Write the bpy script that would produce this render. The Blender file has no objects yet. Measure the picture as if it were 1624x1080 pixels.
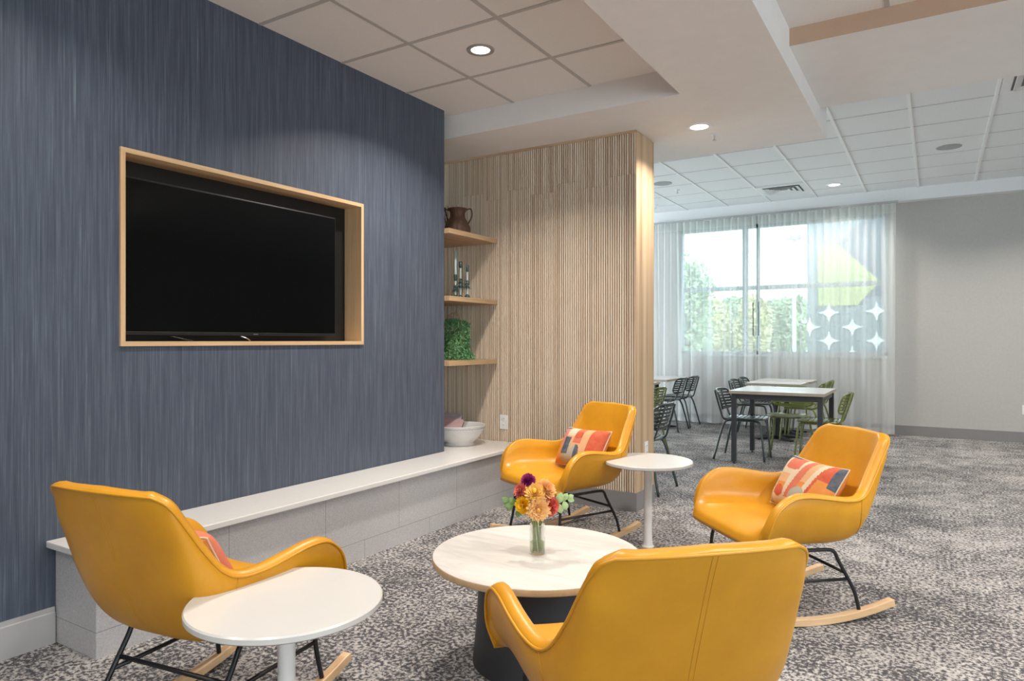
import bpy, bmesh, math, random
from mathutils import Vector, Matrix
from math import sin, cos, pi, radians, sqrt

S = bpy.context.scene
COL = S.collection
random.seed(7)

# ------------------------------------------------------------------ camera, sky, exposure
F_PX, YAW, EYE = 1091.0, math.atan(672 / 1091.0), 1.26
cam_data = bpy.data.cameras.new('camera')
cam_data.sensor_width = 36.0
cam_data.lens = 36.0 * F_PX / 1624.0
cam_data.clip_start = 0.05
cam = bpy.data.objects.new('camera', cam_data)
cam.location = (0, 0, EYE)
cam.rotation_euler = (pi / 2, 0, YAW)
COL.objects.link(cam)
S.camera = cam

world = bpy.data.worlds.new('world')
S.world = world
world.use_nodes = True
bg = world.node_tree.nodes['Background']
bg.inputs['Color'].default_value = (0.80, 0.93, 1.0, 1)
bg.inputs['Strength'].default_value = 5.0

S.view_settings.view_transform = 'Standard'
S.view_settings.look = 'None'
S.view_settings.gamma = 1.0
S.view_settings.use_curve_mapping = False
S.view_settings.exposure = 0.06

LAMP_W = 19.0          # watts of one recessed downlight
LAMP_COL = (1.0, 0.93, 0.84)

# ------------------------------------------------------------------ helpers
def tag(o, label=None, cat=None, group=None, kind=None):
    if label: o['label'] = label
    if cat: o['category'] = cat
    if group: o['group'] = group
    if kind: o['kind'] = kind
    return o

def obj(name, bm, mat=None, parent=None, smooth=False, bevel=0.0, segs=2, sub=0):
    me = bpy.data.meshes.new(name)
    bmesh.ops.recalc_face_normals(bm, faces=bm.faces)
    bm.to_mesh(me); bm.free()
    if mat is not None:
        for m in (mat if isinstance(mat, (list, tuple)) else [mat]):
            me.materials.append(m)
    if smooth:
        for p in me.polygons: p.use_smooth = True
    o = bpy.data.objects.new(name, me)
    COL.objects.link(o)
    if parent: o.parent = parent
    if sub:
        md = o.modifiers.new('sub', 'SUBSURF'); md.levels = sub; md.render_levels = sub
    if bevel:
        md = o.modifiers.new('bev', 'BEVEL'); md.width = bevel; md.segments = segs
        md.limit_method = 'ANGLE'; md.angle_limit = radians(35)
        md.harden_normals = False
    return o

def thing(name, label, cat, loc=(0, 0, 0), rz=0.0, group=None):
    o = bpy.data.objects.new(name, None)
    o.empty_display_size = 0.1
    COL.objects.link(o)
    o.location = loc
    o.rotation_euler = (0, 0, rz)
    return tag(o, label, cat, group)

def struct(name, bm, mat, **k):
    return tag(obj(name, bm, mat, **k), kind='structure')

def copy_tree(o, parent=None):
    c = o.copy(); COL.objects.link(c)
    if parent: c.parent = parent
    for ch in list(o.children):
        copy_tree(ch, c)
    return c

def B(): return bmesh.new()

def box(bm, x0, x1, y0, y1, z0, z1, mi=0):
    v = [bm.verts.new(p) for p in ((x0, y0, z0), (x1, y0, z0), (x1, y1, z0), (x0, y1, z0),
                                   (x0, y0, z1), (x1, y0, z1), (x1, y1, z1), (x0, y1, z1))]
    for f in ((3, 2, 1, 0), (4, 5, 6, 7), (0, 1, 5, 4), (1, 2, 6, 5), (2, 3, 7, 6), (3, 0, 4, 7)):
        fc = bm.faces.new([v[i] for i in f]); fc.material_index = mi
    return bm

def boxb(*a): return box(B(), *a)

def lathe(bm, prof, seg=32, c=(0, 0, 0), mi=0):
    rings = []
    for r, z in prof:
        if r < 1e-6:
            rings.append([bm.verts.new((c[0], c[1], c[2] + z))])
        else:
            rings.append([bm.verts.new((c[0] + r * cos(2 * pi * i / seg), c[1] + r * sin(2 * pi * i / seg), c[2] + z)) for i in range(seg)])
    for a, b in zip(rings[:-1], rings[1:]):
        if len(a) == 1 and len(b) == 1: continue
        for i in range(seg):
            j = (i + 1) % seg
            if len(a) == 1: f = bm.faces.new((a[0], b[j], b[i]))
            elif len(b) == 1: f = bm.faces.new((a[i], a[j], b[0]))
            else: f = bm.faces.new((a[i], a[j], b[j], b[i]))
            f.material_index = mi
    return bm

def catmull(pts, n=6, closed=False):
    P = [Vector(p) for p in pts]; out = []; m = len(P)
    rng = range(m if closed else m - 1)
    for i in rng:
        p1, p2 = P[i], P[(i + 1) % m]
        p0 = P[(i - 1) % m] if (closed or i > 0) else p1 * 2 - p2
        p3 = P[(i + 2) % m] if (closed or i + 2 < m) else p2 * 2 - p1
        for k in range(n):
            t = k / n
            out.append(0.5 * ((2 * p1) + (p2 - p0) * t + (2 * p0 - 5 * p1 + 4 * p2 - p3) * t * t + (3 * p1 - p0 - 3 * p2 + p3) * t ** 3))
    if not closed: out.append(P[-1].copy())
    return out

def tube(bm, pts, r, seg=8, closed=False, cap=True):
    P = [Vector(p) for p in pts]; n = len(P); rings = []
    up = None
    for i in range(n):
        if closed: t = P[(i + 1) % n] - P[i - 1]
        else: t = P[min(i + 1, n - 1)] - P[max(i - 1, 0)]
        if t.length < 1e-9: t = Vector((0, 0, 1))
        t.normalize()
        if up is None:
            up = Vector((0, 0, 1)) if abs(t.z) < 0.9 else Vector((1, 0, 0))
        a = t.cross(up)
        if a.length < 1e-4: a = t.cross(Vector((0.3, 1, 0.2)))
        a.normalize(); b = a.cross(t).normalized(); up = b
        rr = r[i] if isinstance(r, (list, tuple)) else r
        rings.append([bm.verts.new(P[i] + a * (rr * cos(2 * pi * k / seg)) + b * (rr * sin(2 * pi * k / seg))) for k in range(seg)])
    for i in range(n if closed else n - 1):
        A, C = rings[i], rings[(i + 1) % n]
        for k in range(seg):
            bm.faces.new((A[k], A[(k + 1) % seg], C[(k + 1) % seg], C[k]))
    if cap and not closed:
        bm.faces.new(rings[0][::-1]); bm.faces.new(rings[-1])
    return bm

def bar(bm, pts, hw, hh):
    """a bent strip of rectangular section lying in the local yz plane: pts are (x, y, z) of the centre line"""
    P = [Vector(p) for p in pts]; rings = []
    for i, p in enumerate(P):
        t = (P[min(i + 1, len(P) - 1)] - P[max(i - 1, 0)]).normalized()
        nrm = Vector((1, 0, 0)).cross(t).normalized()
        rings.append([bm.verts.new(p + Vector((sx * hw, 0, 0)) + nrm * (sz * hh)) for sx, sz in ((-1, -1), (1, -1), (1, 1), (-1, 1))])
    for a, b in zip(rings[:-1], rings[1:]):
        for k in range(4):
            bm.faces.new((a[k], a[(k + 1) % 4], b[(k + 1) % 4], b[k]))
    bm.faces.new(rings[0][::-1]); bm.faces.new(rings[-1])
    return bm

def prism(bm, poly, axis, a0, a1):
    """polygon extruded along axis 'x','y' or 'z'"""
    def mk(p, a):
        return {'x': (a, p[0], p[1]), 'y': (p[0], a, p[1]), 'z': (p[0], p[1], a)}[axis]
    lo = [bm.verts.new(mk(p, a0)) for p in poly]; hi = [bm.verts.new(mk(p, a1)) for p in poly]
    n = len(poly)
    bm.faces.new(lo[::-1]); bm.faces.new(hi)
    for i in range(n):
        bm.faces.new((lo[i], lo[(i + 1) % n], hi[(i + 1) % n], hi[i]))
    return bm

# ------------------------------------------------------------------ materials
class N:
    """small node-tree builder"""
    def __init__(self, name):
        self.m = bpy.data.materials.new(name); self.m.use_nodes = True
        self.t = self.m.node_tree; self.b = self.t.nodes['Principled BSDF']; self.out = self.t.nodes['Material Output']
    def n(self, typ, **k):
        nd = self.t.nodes.new(typ)
        for a, v in k.items(): setattr(nd, a, v)
        return nd
    def l(self, a, b): self.t.links.new(a, b)
    def coord(self, scale=(1, 1, 1), out='Object', loc=(0, 0, 0)):
        tc = self.n('ShaderNodeTexCoord'); mp = self.n('ShaderNodeMapping')
        mp.inputs['Scale'].default_value = scale; mp.inputs['Location'].default_value = loc
        self.l(tc.outputs[out], mp.inputs['Vector']); return mp.outputs['Vector']
    def noise(self, vec, scale=5, detail=3, rough=0.5, dist=0.0):
        nd = self.n('ShaderNodeTexNoise'); self.l(vec, nd.inputs['Vector'])
        nd.inputs['Scale'].default_value = scale; nd.inputs['Detail'].default_value = detail
        nd.inputs['Roughness'].default_value = rough; nd.inputs['Distortion'].default_value = dist
        return nd.outputs['Fac']
    def ramp(self, fac, stops, interp='LINEAR'):
        r = self.n('ShaderNodeValToRGB'); r.color_ramp.interpolation = interp
        e = r.color_ramp.elements
        while len(e) < len(stops): e.new(0.5)
        for k, (p, c) in enumerate(stops):
            e[k].position = p; e[k].color = (*c, 1) if len(c) == 3 else c
        self.l(fac, r.inputs['Fac']); return r.outputs['Color']
    def math(self, op, a, b=None, c=None):
        nd = self.n('ShaderNodeMath', operation=op)
        for i, v in enumerate((a, b, c)):
            if v is None: continue
            if isinstance(v, (int, float)): nd.inputs[i].default_value = v
            else: self.l(v, nd.inputs[i])
        return nd.outputs[0]
    def mix(self, fac, a, b, mode='MIX'):
        nd = self.n('ShaderNodeMix', data_type='RGBA', blend_type=mode)
        for i, v in ((0, fac), (6, a), (7, b)):
            if isinstance(v, (int, float)): nd.inputs[i].default_value = v
            elif isinstance(v, tuple): nd.inputs[i].default_value = (*v, 1) if len(v) == 3 else v
            else: self.l(v, nd.inputs[i])
        return nd.outputs[2]
    def col(self, v):
        if isinstance(v, tuple): self.b.inputs['Base Color'].default_value = (*v, 1)
        else: self.l(v, self.b.inputs['Base Color'])
        return self
    def p(self, **k):
        for a, v in k.items(): self.b.inputs[a.replace('_', ' ')].default_value = v
        return self
    def bump(self, h, strength=0.3, dist=0.01):
        nd = self.n('ShaderNodeBump'); nd.inputs['Strength'].default_value = strength; nd.inputs['Distance'].default_value = dist
        self.l(h, nd.inputs['Height']); self.l(nd.outputs['Normal'], self.b.inputs['Normal']); return self

def plain(name, c, rough=0.5, metal=0.0, var=0.06, scale=8.0, spec=0.5):
    k = N(name)
    f = k.noise(k.coord(), scale, 3)
    lo = tuple(x * (1 - var) for x in c); hi = tuple(min(1, x * (1 + var)) for x in c)
    k.col(k.ramp(f, [(0.3, lo), (0.7, hi)])).p(Roughness=rough, Metallic=metal)
    k.b.inputs['Specular IOR Level'].default_value = spec
    return k.m

def wood(name, lo, hi, axis='z', scale=1.0, rough=0.5):
    k = N(name)
    sc = {'x': (1.2, 22, 22), 'y': (22, 1.2, 22), 'z': (22, 22, 1.2)}[axis]
    v = k.coord(tuple(s * scale for s in sc))
    f = k.noise(v, 1.6, 5, 0.6, 0.5)
    f2 = k.noise(v, 7.0, 2, 0.5)
    g = k.math('ADD', k.math('MULTIPLY', f, 0.75), k.math('MULTIPLY', f2, 0.25))
    k.col(k.ramp(g, [(0.33, lo), (0.66, hi)])).p(Roughness=rough)
    k.bump(g, 0.08, 0.002)
    return k.m

M = {}
# blue strie wallcovering on the left wall: fine vertical threads
k = N('blue_strie_wallcovering')
v1 = k.coord((1, 1, 0.012)); f1 = k.noise(v1, 210, 3, 0.7)
v2 = k.coord((1, 1, 0.035), loc=(3, 5, 1)); f2 = k.noise(v2, 75, 4, 0.7)
v3 = k.coord((1, 1, 0.35)); f3 = k.noise(v3, 1.4, 2)
g = k.math('ADD', k.math('MULTIPLY', f1, 0.55), k.math('MULTIPLY', f2, 0.45))
c1 = k.ramp(g, [(0.32, (0.042, 0.049, 0.072)), (0.5, (0.078, 0.091, 0.127)), (0.62, (0.122, 0.147, 0.186)), (0.72, (0.22, 0.26, 0.29))])
k.col(k.mix(k.math('MULTIPLY', f3, 0.35), c1, (0.055, 0.075, 0.105)))
k.p(Roughness=0.5); k.b.inputs['Specular IOR Level'].default_value = 0.35; k.bump(g, 0.2, 0.002); M['blue'] = k.m
# carpet: pixelled two-tone loop pile with drifting density
k = N('mottled_carpet')
v = k.coord()
fine = k.noise(v, 58, 4, 0.68)
big = k.noise(v, 1.5, 3, 0.6)
mid = k.noise(v, 6.5, 2, 0.5)
thr = k.math('ADD', fine, k.math('ADD', k.math('MULTIPLY', k.math('SUBTRACT', big, 0.5), 0.24), k.math('MULTIPLY', k.math('SUBTRACT', mid, 0.5), 0.17)))
c = k.ramp(thr, [(0.41, (0.066, 0.066, 0.074)), (0.48, (0.105, 0.103, 0.108)), (0.522, (0.33, 0.315, 0.308)), (0.63, (0.47, 0.445, 0.43))])
k.col(c).p(Roughness=0.95); k.b.inputs['Specular IOR Level'].default_value = 0.1
k.bump(k.noise(v, 260, 2), 0.5, 0.004); M['carpet'] = k.m
M['ceil_paint'] = plain('ceiling_paint', (0.84, 0.815, 0.795), 0.8, var=0.015, spec=0.2)
M['tile_near'] = plain('acoustic_tile_warm', (0.83, 0.795, 0.765), 0.9, var=0.03, scale=160, spec=0.1)
M['tile_far'] = plain('acoustic_tile', (0.82, 0.84, 0.85), 0.9, var=0.03, scale=160, spec=0.1)
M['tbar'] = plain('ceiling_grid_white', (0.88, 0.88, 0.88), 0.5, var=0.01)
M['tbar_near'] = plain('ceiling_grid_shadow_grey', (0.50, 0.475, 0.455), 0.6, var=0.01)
M['joint_far'] = plain('ceiling_joint_pale', (0.60, 0.615, 0.62), 0.7, var=0.01)
M['recess_tan'] = plain('recess_warm_light_tint', (0.52, 0.355, 0.25), 0.7, var=0.03)  # warm reflected light put into the colour of the recess face
M['wall_grey'] = plain('grey_wallcovering', (0.50, 0.49, 0.47), 0.75, var=0.03, scale=40, spec=0.2)
M['wall_white'] = plain('white_wall_paint', (0.72, 0.71, 0.69), 0.8, var=0.02)
M['base_grey'] = plain('grey_vinyl_base', (0.245, 0.235, 0.235), 0.45, var=0.03)
M['base_light'] = plain('light_grey_base', (0.42, 0.41, 0.41), 0.4, var=0.03)
M['white_top'] = plain('white_solid_surface', (0.72, 0.70, 0.68), 0.16, var=0.012, scale=30)
M['white_lam'] = plain('white_laminate', (0.60, 0.585, 0.565), 0.22, var=0.01)
M['white_metal'] = plain('white_powder_coat', (0.80, 0.77, 0.74), 0.3, var=0.01)
M['black_metal'] = plain('black_powder_coat', (0.012, 0.012, 0.013), 0.42, var=0.1)
M['char_metal'] = plain('charcoal_powder_coat', (0.045, 0.048, 0.058), 0.4, var=0.06)
M['green_dark'] = plain('dark_green_coat', (0.030, 0.046, 0.043), 0.33, var=0.08)
M['green_olive'] = plain('olive_green_coat', (0.165, 0.195, 0.045), 0.30, var=0.06)
for g_ in ('green_dark', 'green_olive'):
    b_ = M[g_].node_tree.nodes['Principled BSDF']; b_.inputs['Coat Weight'].default_value = 0.7; b_.inputs['Coat Roughness'].default_value = 0.15
M['cone_grey'] = plain('charcoal_drum_paint', (0.030, 0.031, 0.036), 0.5, var=0.06)
M['plate'] = plain('white_plastic', (0.82, 0.82, 0.83), 0.35, var=0.01)
M['slot'] = plain('dark_slot', (0.06, 0.06, 0.06), 0.6)
M['chrome'] = plain('brushed_metal', (0.55, 0.55, 0.56), 0.3, 1.0, var=0.03)
M['grey_mesh'] = plain('speaker_grille', (0.36, 0.39, 0.40), 0.6, var=0.25, scale=700)
M['duct'] = plain('duct_dark', (0.20, 0.215, 0.22), 0.6)
M['ring_grey'] = plain('satin_grey_trim', (0.34, 0.32, 0.30), 0.35, var=0.02)
M['tv_black'] = plain('tv_plastic', (0.006, 0.006, 0.006), 0.4)
k = N('tv_screen'); k.col((0.0015, 0.0017, 0.0018)).p(Roughness=0.12); k.b.inputs['Specular IOR Level'].default_value = 0.25; M['screen'] = k.m
M['maple'] = wood('maple_frame', (0.53, 0.33, 0.17), (0.72, 0.51, 0.30), 'y', 0.6, 0.45)
M['maple_v'] = wood('maple_jamb', (0.53, 0.33, 0.17), (0.72, 0.51, 0.30), 'z', 0.6, 0.45)
M['beech'] = wood('beech_rocker', (0.60, 0.37, 0.19), (0.74, 0.50, 0.29), 'y', 1.0, 0.4)
M['shelf_oak'] = wood('oak_shelf', (0.40, 0.26, 0.14), (0.58, 0.40, 0.23), 'y', 0.8, 0.5)
M['edge_ply'] = plain('tan_edge_band', (0.46, 0.32, 0.19), 0.5, var=0.1, scale=30)
M['edge_grey'] = plain('beige_edge_band', (0.43, 0.36, 0.29), 0.5, var=0.06)
# slatted timber: every slat has its own tone, with upright grain
k = N('oak_slats')
at = k.n('ShaderNodeAttribute', attribute_name='tone')
v = k.coord((60, 60, 1.5)); gr = k.noise(v, 1.4, 4, 0.6, 0.3)
mixf = k.math('ADD', k.math('MULTIPLY', at.outputs['Fac'], 0.55), k.math('MULTIPLY', gr, 0.55))
c = k.ramp(mixf, [(0.15, (0.50, 0.38, 0.28)), (0.5, (0.78, 0.645, 0.50)), (0.85, (0.90, 0.80, 0.67))])
pl = k.noise(k.coord((1.6, 1, 0.8)), 1.5, 2)
c = k.mix(k.math('MULTIPLY', pl, 0.28), c, (0.60, 0.45, 0.32), 'MIX')
k.col(c).p(Roughness=0.55); M['slat'] = k.m
M['slat_back'] = plain('slat_backing', (0.40, 0.29, 0.20), 0.7, var=0.2)
# plain timber planks on the end of the slatted wall
k = N('oak_planks')
v = k.coord((1, 26, 0.9)); gr = k.noise(v, 1.5, 5, 0.6, 0.4)
st = k.noise(k.coord((1, 14, 0.0)), 1.0, 0)
g = k.math('ADD', k.math('MULTIPLY', gr, 0.5), k.math('MULTIPLY', st, 0.5))
k.col(k.ramp(g, [(0.32, (0.37, 0.235, 0.135)), (0.52, (0.56, 0.395, 0.245)), (0.7, (0.67, 0.50, 0.33))])).p(Roughness=0.5); M['plank'] = k.m
# stone bench tiles: grey terrazzo with thin joints (0.6 x 0.3 m)
k = N('grey_terrazzo_tile')
tc = k.n('ShaderNodeTexCoord'); sp = k.n('ShaderNodeSeparateXYZ'); k.l(tc.outputs['Object'], sp.inputs[0])
def near_line(val, period, off, w):
    fr = k.math('FRACT', k.math('DIVIDE', k.math('ADD', val, off), period))
    d = k.math('MULTIPLY', k.math('MINIMUM', fr, k.math('SUBTRACT', 1.0, fr)), period)
    return k.math('LESS_THAN', d, w)
up = k.math('GREATER_THAN', sp.outputs['Z'], 0.105)
row = k.math('LESS_THAN', k.math('ABSOLUTE', k.math('SUBTRACT', sp.outputs['Z'], 0.105)), 0.0014)
ja = k.math('MULTIPLY', up, near_line(sp.outputs['Y'], 0.6, -0.25, 0.0014))
jb = k.math('MULTIPLY', k.math('SUBTRACT', 1.0, up), near_line(sp.outputs['Y'], 0.6, -0.55, 0.0014))
ln = k.math('MINIMUM', k.math('ADD', row, k.math('MULTIPLY', k.math('GREATER_THAN', sp.outputs['Y'], 1.46), k.math('ADD', ja, jb))), 1.0)
vo = k.n('ShaderNodeTexVoronoi'); vo.inputs['Scale'].default_value = 260
k.l(tc.outputs['Object'], vo.inputs['Vector'])
spk = k.ramp(vo.outputs['Color'], [(0.1, (0.40, 0.385, 0.39)), (0.55, (0.53, 0.515, 0.52)), (0.93, (0.57, 0.56, 0.565)), (0.97, (0.78, 0.77, 0.77))])
bl = k.noise(k.coord(), 3.0, 3)
c = k.mix(k.math('MULTIPLY', bl, 0.5), spk, (0.50, 0.48, 0.485))
k.col(k.mix(ln, c, (0.24, 0.23, 0.23))).p(Roughness=0.45); M['stone'] = k.m
# yellow leather
k = N('saffron_leather')
f = k.noise(k.coord(), 5, 4, 0.6); fb = k.noise(k.coord(), 420, 2)
k.col(k.ramp(f, [(0.3, (0.56, 0.240, 0.008)), (0.7, (0.66, 0.305, 0.013))])).p(Roughness=0.36)
k.b.inputs['Specular IOR Level'].default_value = 0.5
k.bump(fb, 0.10, 0.001); M['leather'] = k.m
M['seam'] = plain('leather_seam', (0.50, 0.225, 0.01), 0.6)
# marble-look laminate on the coffee table
k = N('pale_marbled_laminate')
f = k.noise(k.coord((1, 5, 1)), 2.2, 5, 0.6, 1.0)
k.col(k.ramp(f, [(0.35, (0.53, 0.495, 0.46)), (0.55, (0.63, 0.60, 0.57)), (0.7, (0.66, 0.64, 0.615))])).p(Roughness=0.32); M['marble'] = k.m
# vertex-painted cloth: the printed patches are stored per corner, a weave on top
k = N('printed_linen')
at = k.n('ShaderNodeAttribute', attribute_name='print')
f = k.noise(k.coord(), 26, 4, 0.65); w = k.noise(k.coord(), 380, 1)
c = k.mix(k.math('MULTIPLY', k.math('SUBTRACT', f, 0.32), 0.55), at.outputs['Color'], (0.62, 0.40, 0.22), 'MIX')
k.col(c).p(Roughness=0.9); k.b.inputs['Specular IOR Level'].default_value = 0.15
k.bump(w, 0.35, 0.002); M['print'] = k.m
# sheer curtain
def sheer(name, tr, colr):
    k = N(name)
    t = k.n('ShaderNodeBsdfTransparent'); d = k.n('ShaderNodeBsdfDiffuse'); s = k.n('ShaderNodeBsdfTranslucent')
    d.inputs['Color'].default_value = (*colr, 1); s.inputs['Color'].default_value = (*colr, 1)
    m1 = k.n('ShaderNodeMixShader'); m1.inputs[0].default_value = 0.5; k.l(d.outputs[0], m1.inputs[1]); k.l(s.outputs[0], m1.inputs[2])
    # seen edge-on a thread veil closes up, so the folds draw denser lines
    lw = k.n('ShaderNodeLayerWeight'); lw.inputs['Blend'].default_value = 0.35
    op = k.math('ADD', 1.0 - tr, k.math('MULTIPLY', lw.outputs['Facing'], 0.45))
    op = k.math('MINIMUM', op, 0.97)
    m2 = k.n('ShaderNodeMixShader'); k.l(op, m2.inputs[0]); k.l(t.outputs[0], m2.inputs[1]); k.l(m1.outputs[0], m2.inputs[2])
    k.l(m2.outputs[0], k.out.inputs['Surface']); return k.m
M['sheer'] = sheer('sheer_voile', 0.55, (0.96, 0.97, 0.97))
M['sheer_head'] = sheer('sheer_heading', 0.40, (0.84, 0.87, 0.85))
# glass
k = N('window_glass'); t = k.n('ShaderNodeBsdfTransparent'); g = k.n('ShaderNodeBsdfGlossy'); g.inputs['Roughness'].default_value = 0.0
t.inputs['Color'].default_value = (0.93, 0.97, 0.97, 1)
fr = k.n('ShaderNodeFresnel'); fr.inputs['IOR'].default_value = 1.45
mx = k.n('ShaderNodeMixShader'); k.l(fr.outputs[0], mx.inputs[0]); k.l(t.outputs[0], mx.inputs[1]); k.l(g.outputs[0], mx.inputs[2]); k.l(mx.outputs[0], k.out.inputs['Surface']); M['pane'] = k.m
def clear(name, c, ior=1.45):
    k = N(name); k.col(c).p(Roughness=0.0); k.b.inputs['Transmission Weight'].default_value = 1.0; k.b.inputs['IOR'].default_value = ior
    # let light through to what stands behind
    t = k.n('ShaderNodeBsdfTransparent'); t.inputs['Color'].default_value = (*c, 1)
    mx = k.n('ShaderNodeMixShader'); mx.inputs[0].default_value = 0.35
    k.l(t.outputs[0], mx.inputs[1]); k.l(k.b.outputs[0], mx.inputs[2]); k.l(mx.outputs[0], k.out.inputs['Surface']); return k.m
M['glass'] = clear('vase_glass', (0.97, 0.98, 0.97), 1.40)
M['water'] = clear('vase_water', (0.86, 0.90, 0.74), 1.33)
M['alu'] = plain('window_aluminium', (0.45, 0.55, 0.58), 0.4, 0.1, var=0.03)
def lamp_mat(name, s):
    k = N(name); e = k.n('ShaderNodeEmission'); e.inputs['Color'].default_value = (*LAMP_COL, 1); e.inputs['Strength'].default_value = s
    k.l(e.outputs[0], k.out.inputs['Surface']); return k.m
M['lens'] = lamp_mat('lit_lens', 6.0)
M['leaf'] = plain('leaf_green', (0.17, 0.30, 0.10), 0.5, var=0.3, scale=30)
M['leaf_pale'] = plain('pale_leaf', (0.36, 0.52, 0.24), 0.5, var=0.2, scale=30)
M['stem'] = plain('stem_green', (0.20, 0.29, 0.085), 0.5, var=0.25, scale=60)
M['trail'] = plain('trailing_leaf', (0.10, 0.26, 0.10), 0.5, var=0.45, scale=50)
M['tree_green'] = plain('tree_leaf_green', (0.34, 0.42, 0.27), 0.8, var=0.35, scale=1.2)
M['tree_yellow'] = plain('tree_leaf_yellow', (0.58, 0.56, 0.32), 0.8, var=0.35, scale=1.2)
M['bark'] = plain('bark', (0.10, 0.075, 0.05), 0.9, var=0.3)
M['ground'] = plain('lawn_ground', (0.30, 0.33, 0.22), 0.95, var=0.3, scale=0.6)
M['stucco'] = plain('grey_stucco', (0.25, 0.30, 0.335), 0.85, var=0.06, scale=3)
M['m_dark'] = plain('mural_dark', (0.12, 0.15, 0.19), 0.85, var=0.05)
M['m_circle'] = plain('mural_circle', (0.215, 0.25, 0.275), 0.85, var=0.05)
M['m_yellow'] = plain('mural_yellow_green', (0.43, 0.47, 0.20), 0.85, var=0.05)
M['m_star'] = plain('mural_star_white', (0.86, 0.88, 0.88), 0.8, var=0.02)

# ------------------------------------------------------------------ room shell
XW, YE, ZC = -3.136, 4.123, 2.982          # blue wall plane, its far end, near tile ceiling
YP, XP = 4.80, -1.876                       # slatted wall front plane, its free corner
YB, ZF = 10.53, 3.26                        # window wall, dining ceiling
ZS = 2.81                                   # soffit underside
XL, XR, YF = -6.5, 6.0, -4.0

struct('floor', boxb(XL, XR, YF, 11.0, -0.05, 0.0), M['carpet'])

# blue wall with the television niche
NY0, NY1, NZ0, NZ1 = 1.713, 3.259, 1.234, 2.135   # outer edge of the maple frame
bm = B()
for a in ((YF, NY0 + 0.004, 0, ZC + .1), (NY1 - 0.004, YE, 0, ZC + .1), (NY0 + 0.004, NY1 - 0.004, 0, NZ0 + 0.004), (NY0 + 0.004, NY1 - 0.004, NZ1 - 0.004, ZC + .1)):
    box(bm, XW - 0.20, XW, *a)
box(bm, XW - 0.57, XW - 0.20, YF, YE, 0, ZC + .1)
struct('wall_left', bm, M['blue'])
struct('wall_alcove', boxb(XW - 0.62, XW - 0.57, YF, YP, 0, ZC), M['wall_white'])
bm = B()
prism(bm, [(XW, 0), (XW + 0.012, 0), (XW + 0.012, 0.128), (XW + 0.006, 0.131), (XW + 0.006, 0.15), (XW, 0.15)], 'y', YF, 1.444)
struct('baseboard_left', bm, M['base_light'])

# slatted timber wall
bm = B()
tl = bm.verts.layers.float.new('tone')
random.seed(3)
x = XP - 0.006
ti = 0
while x > -3.70:
    zj = 2.49 if (ti // 12) % 2 == 0 else 2.43
    for z0, z1 in ((0.135, zj - 0.002), (zj, ZS - 0.012)):
        n0 = len(bm.verts); tone = random.random()
        box(bm, x - 0.0098, x, YP - 0.012, YP + 0.002, z0, z1)
        bm.verts.ensure_lookup_table()
        for v in bm.verts[n0:]: v[tl] = tone
    x -= 0.0187; ti += 1
struct('wall_middle_slats', bm, M['slat'])
struct('wall_middle', boxb(-6.0, XP - 0.004, YP, 5.155, 0, ZS), [M['slat_back']])
struct('wall_middle_end', boxb(XP - 0.006, XP, YP - 0.012, 5.16, 0.135, ZS - 0.004), M['plank'])
struct('trim_1', boxb(-3.70, XP, YP - 0.020, YP, ZS - 0.018, ZS), M['plank'])
bm = B(); box(bm, -2.80, XP + 0.006, YP - 0.020, YP - 0.012, 0, 0.138); box(bm, XP, XP + 0.006, YP - 0.012, 5.16, 0, 0.138)
struct('baseboard_middle', bm, M['base_grey'])

# window wall with its opening
WX0, WX1, WZ0, WZ1 = -3.417, -0.545, 1.05, 2.98
bm = B()
box(bm, XL, WX0, YB, YB + .22, 0, 3.5); box(bm, WX1, XR, YB, YB + .22, 0, 3.5)
box(bm, WX0, WX1, YB, YB + .22, 0, WZ0); box(bm, WX0, WX1, YB, YB + .22, WZ1, 3.5)
struct('wall_back', bm, M['wall_grey'])
struct('baseboard_back', boxb(XL, XR, YB - 0.014, YB, 0, 0.131), M['base_grey'])
struct('trim_2', boxb(XL, XR, YB - 0.15, YB, 3.095, ZF + .02), M['tile_far'])
bm = B()
box(bm, XR, XR + .1, 2.2, 11.0, 0, 3.5); box(bm, XR, XR + .1, YF, 2.2, 2.7, 3.5); box(bm, XR, XR + .1, YF, 2.2, 0, .1)  # unseen opening, added to let side daylight into the lounge
struct('wall_right', bm, M['wall_grey'])
bm = B()
box(bm, XL, 2.4, YF - .1, YF, 0, 3.5); box(bm, 4.8, XR, YF - .1, YF, 0, 3.5); box(bm, 2.4, 4.8, YF - .1, YF, 0, .25); box(bm, 2.4, 4.8, YF - .1, YF, 2.3, 3.5)  # opening behind the camera, added for more daylight
struct('wall_front', bm, M['wall_white'])
bm = B()
box(bm, XL - .1, XL, 4.8, 5.5, 0, 3.5); box(bm, XL - .1, XL, 10.3, 11.0, 0, 3.5); box(bm, XL - .1, XL, 5.5, 10.3, 0, .1); box(bm, XL - .1, XL, 5.5, 10.3, 3.1, 3.5)  # hidden opening added to brighten the dining area with daylight
struct('wall_far_left', bm, M['wall_grey'])

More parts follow.
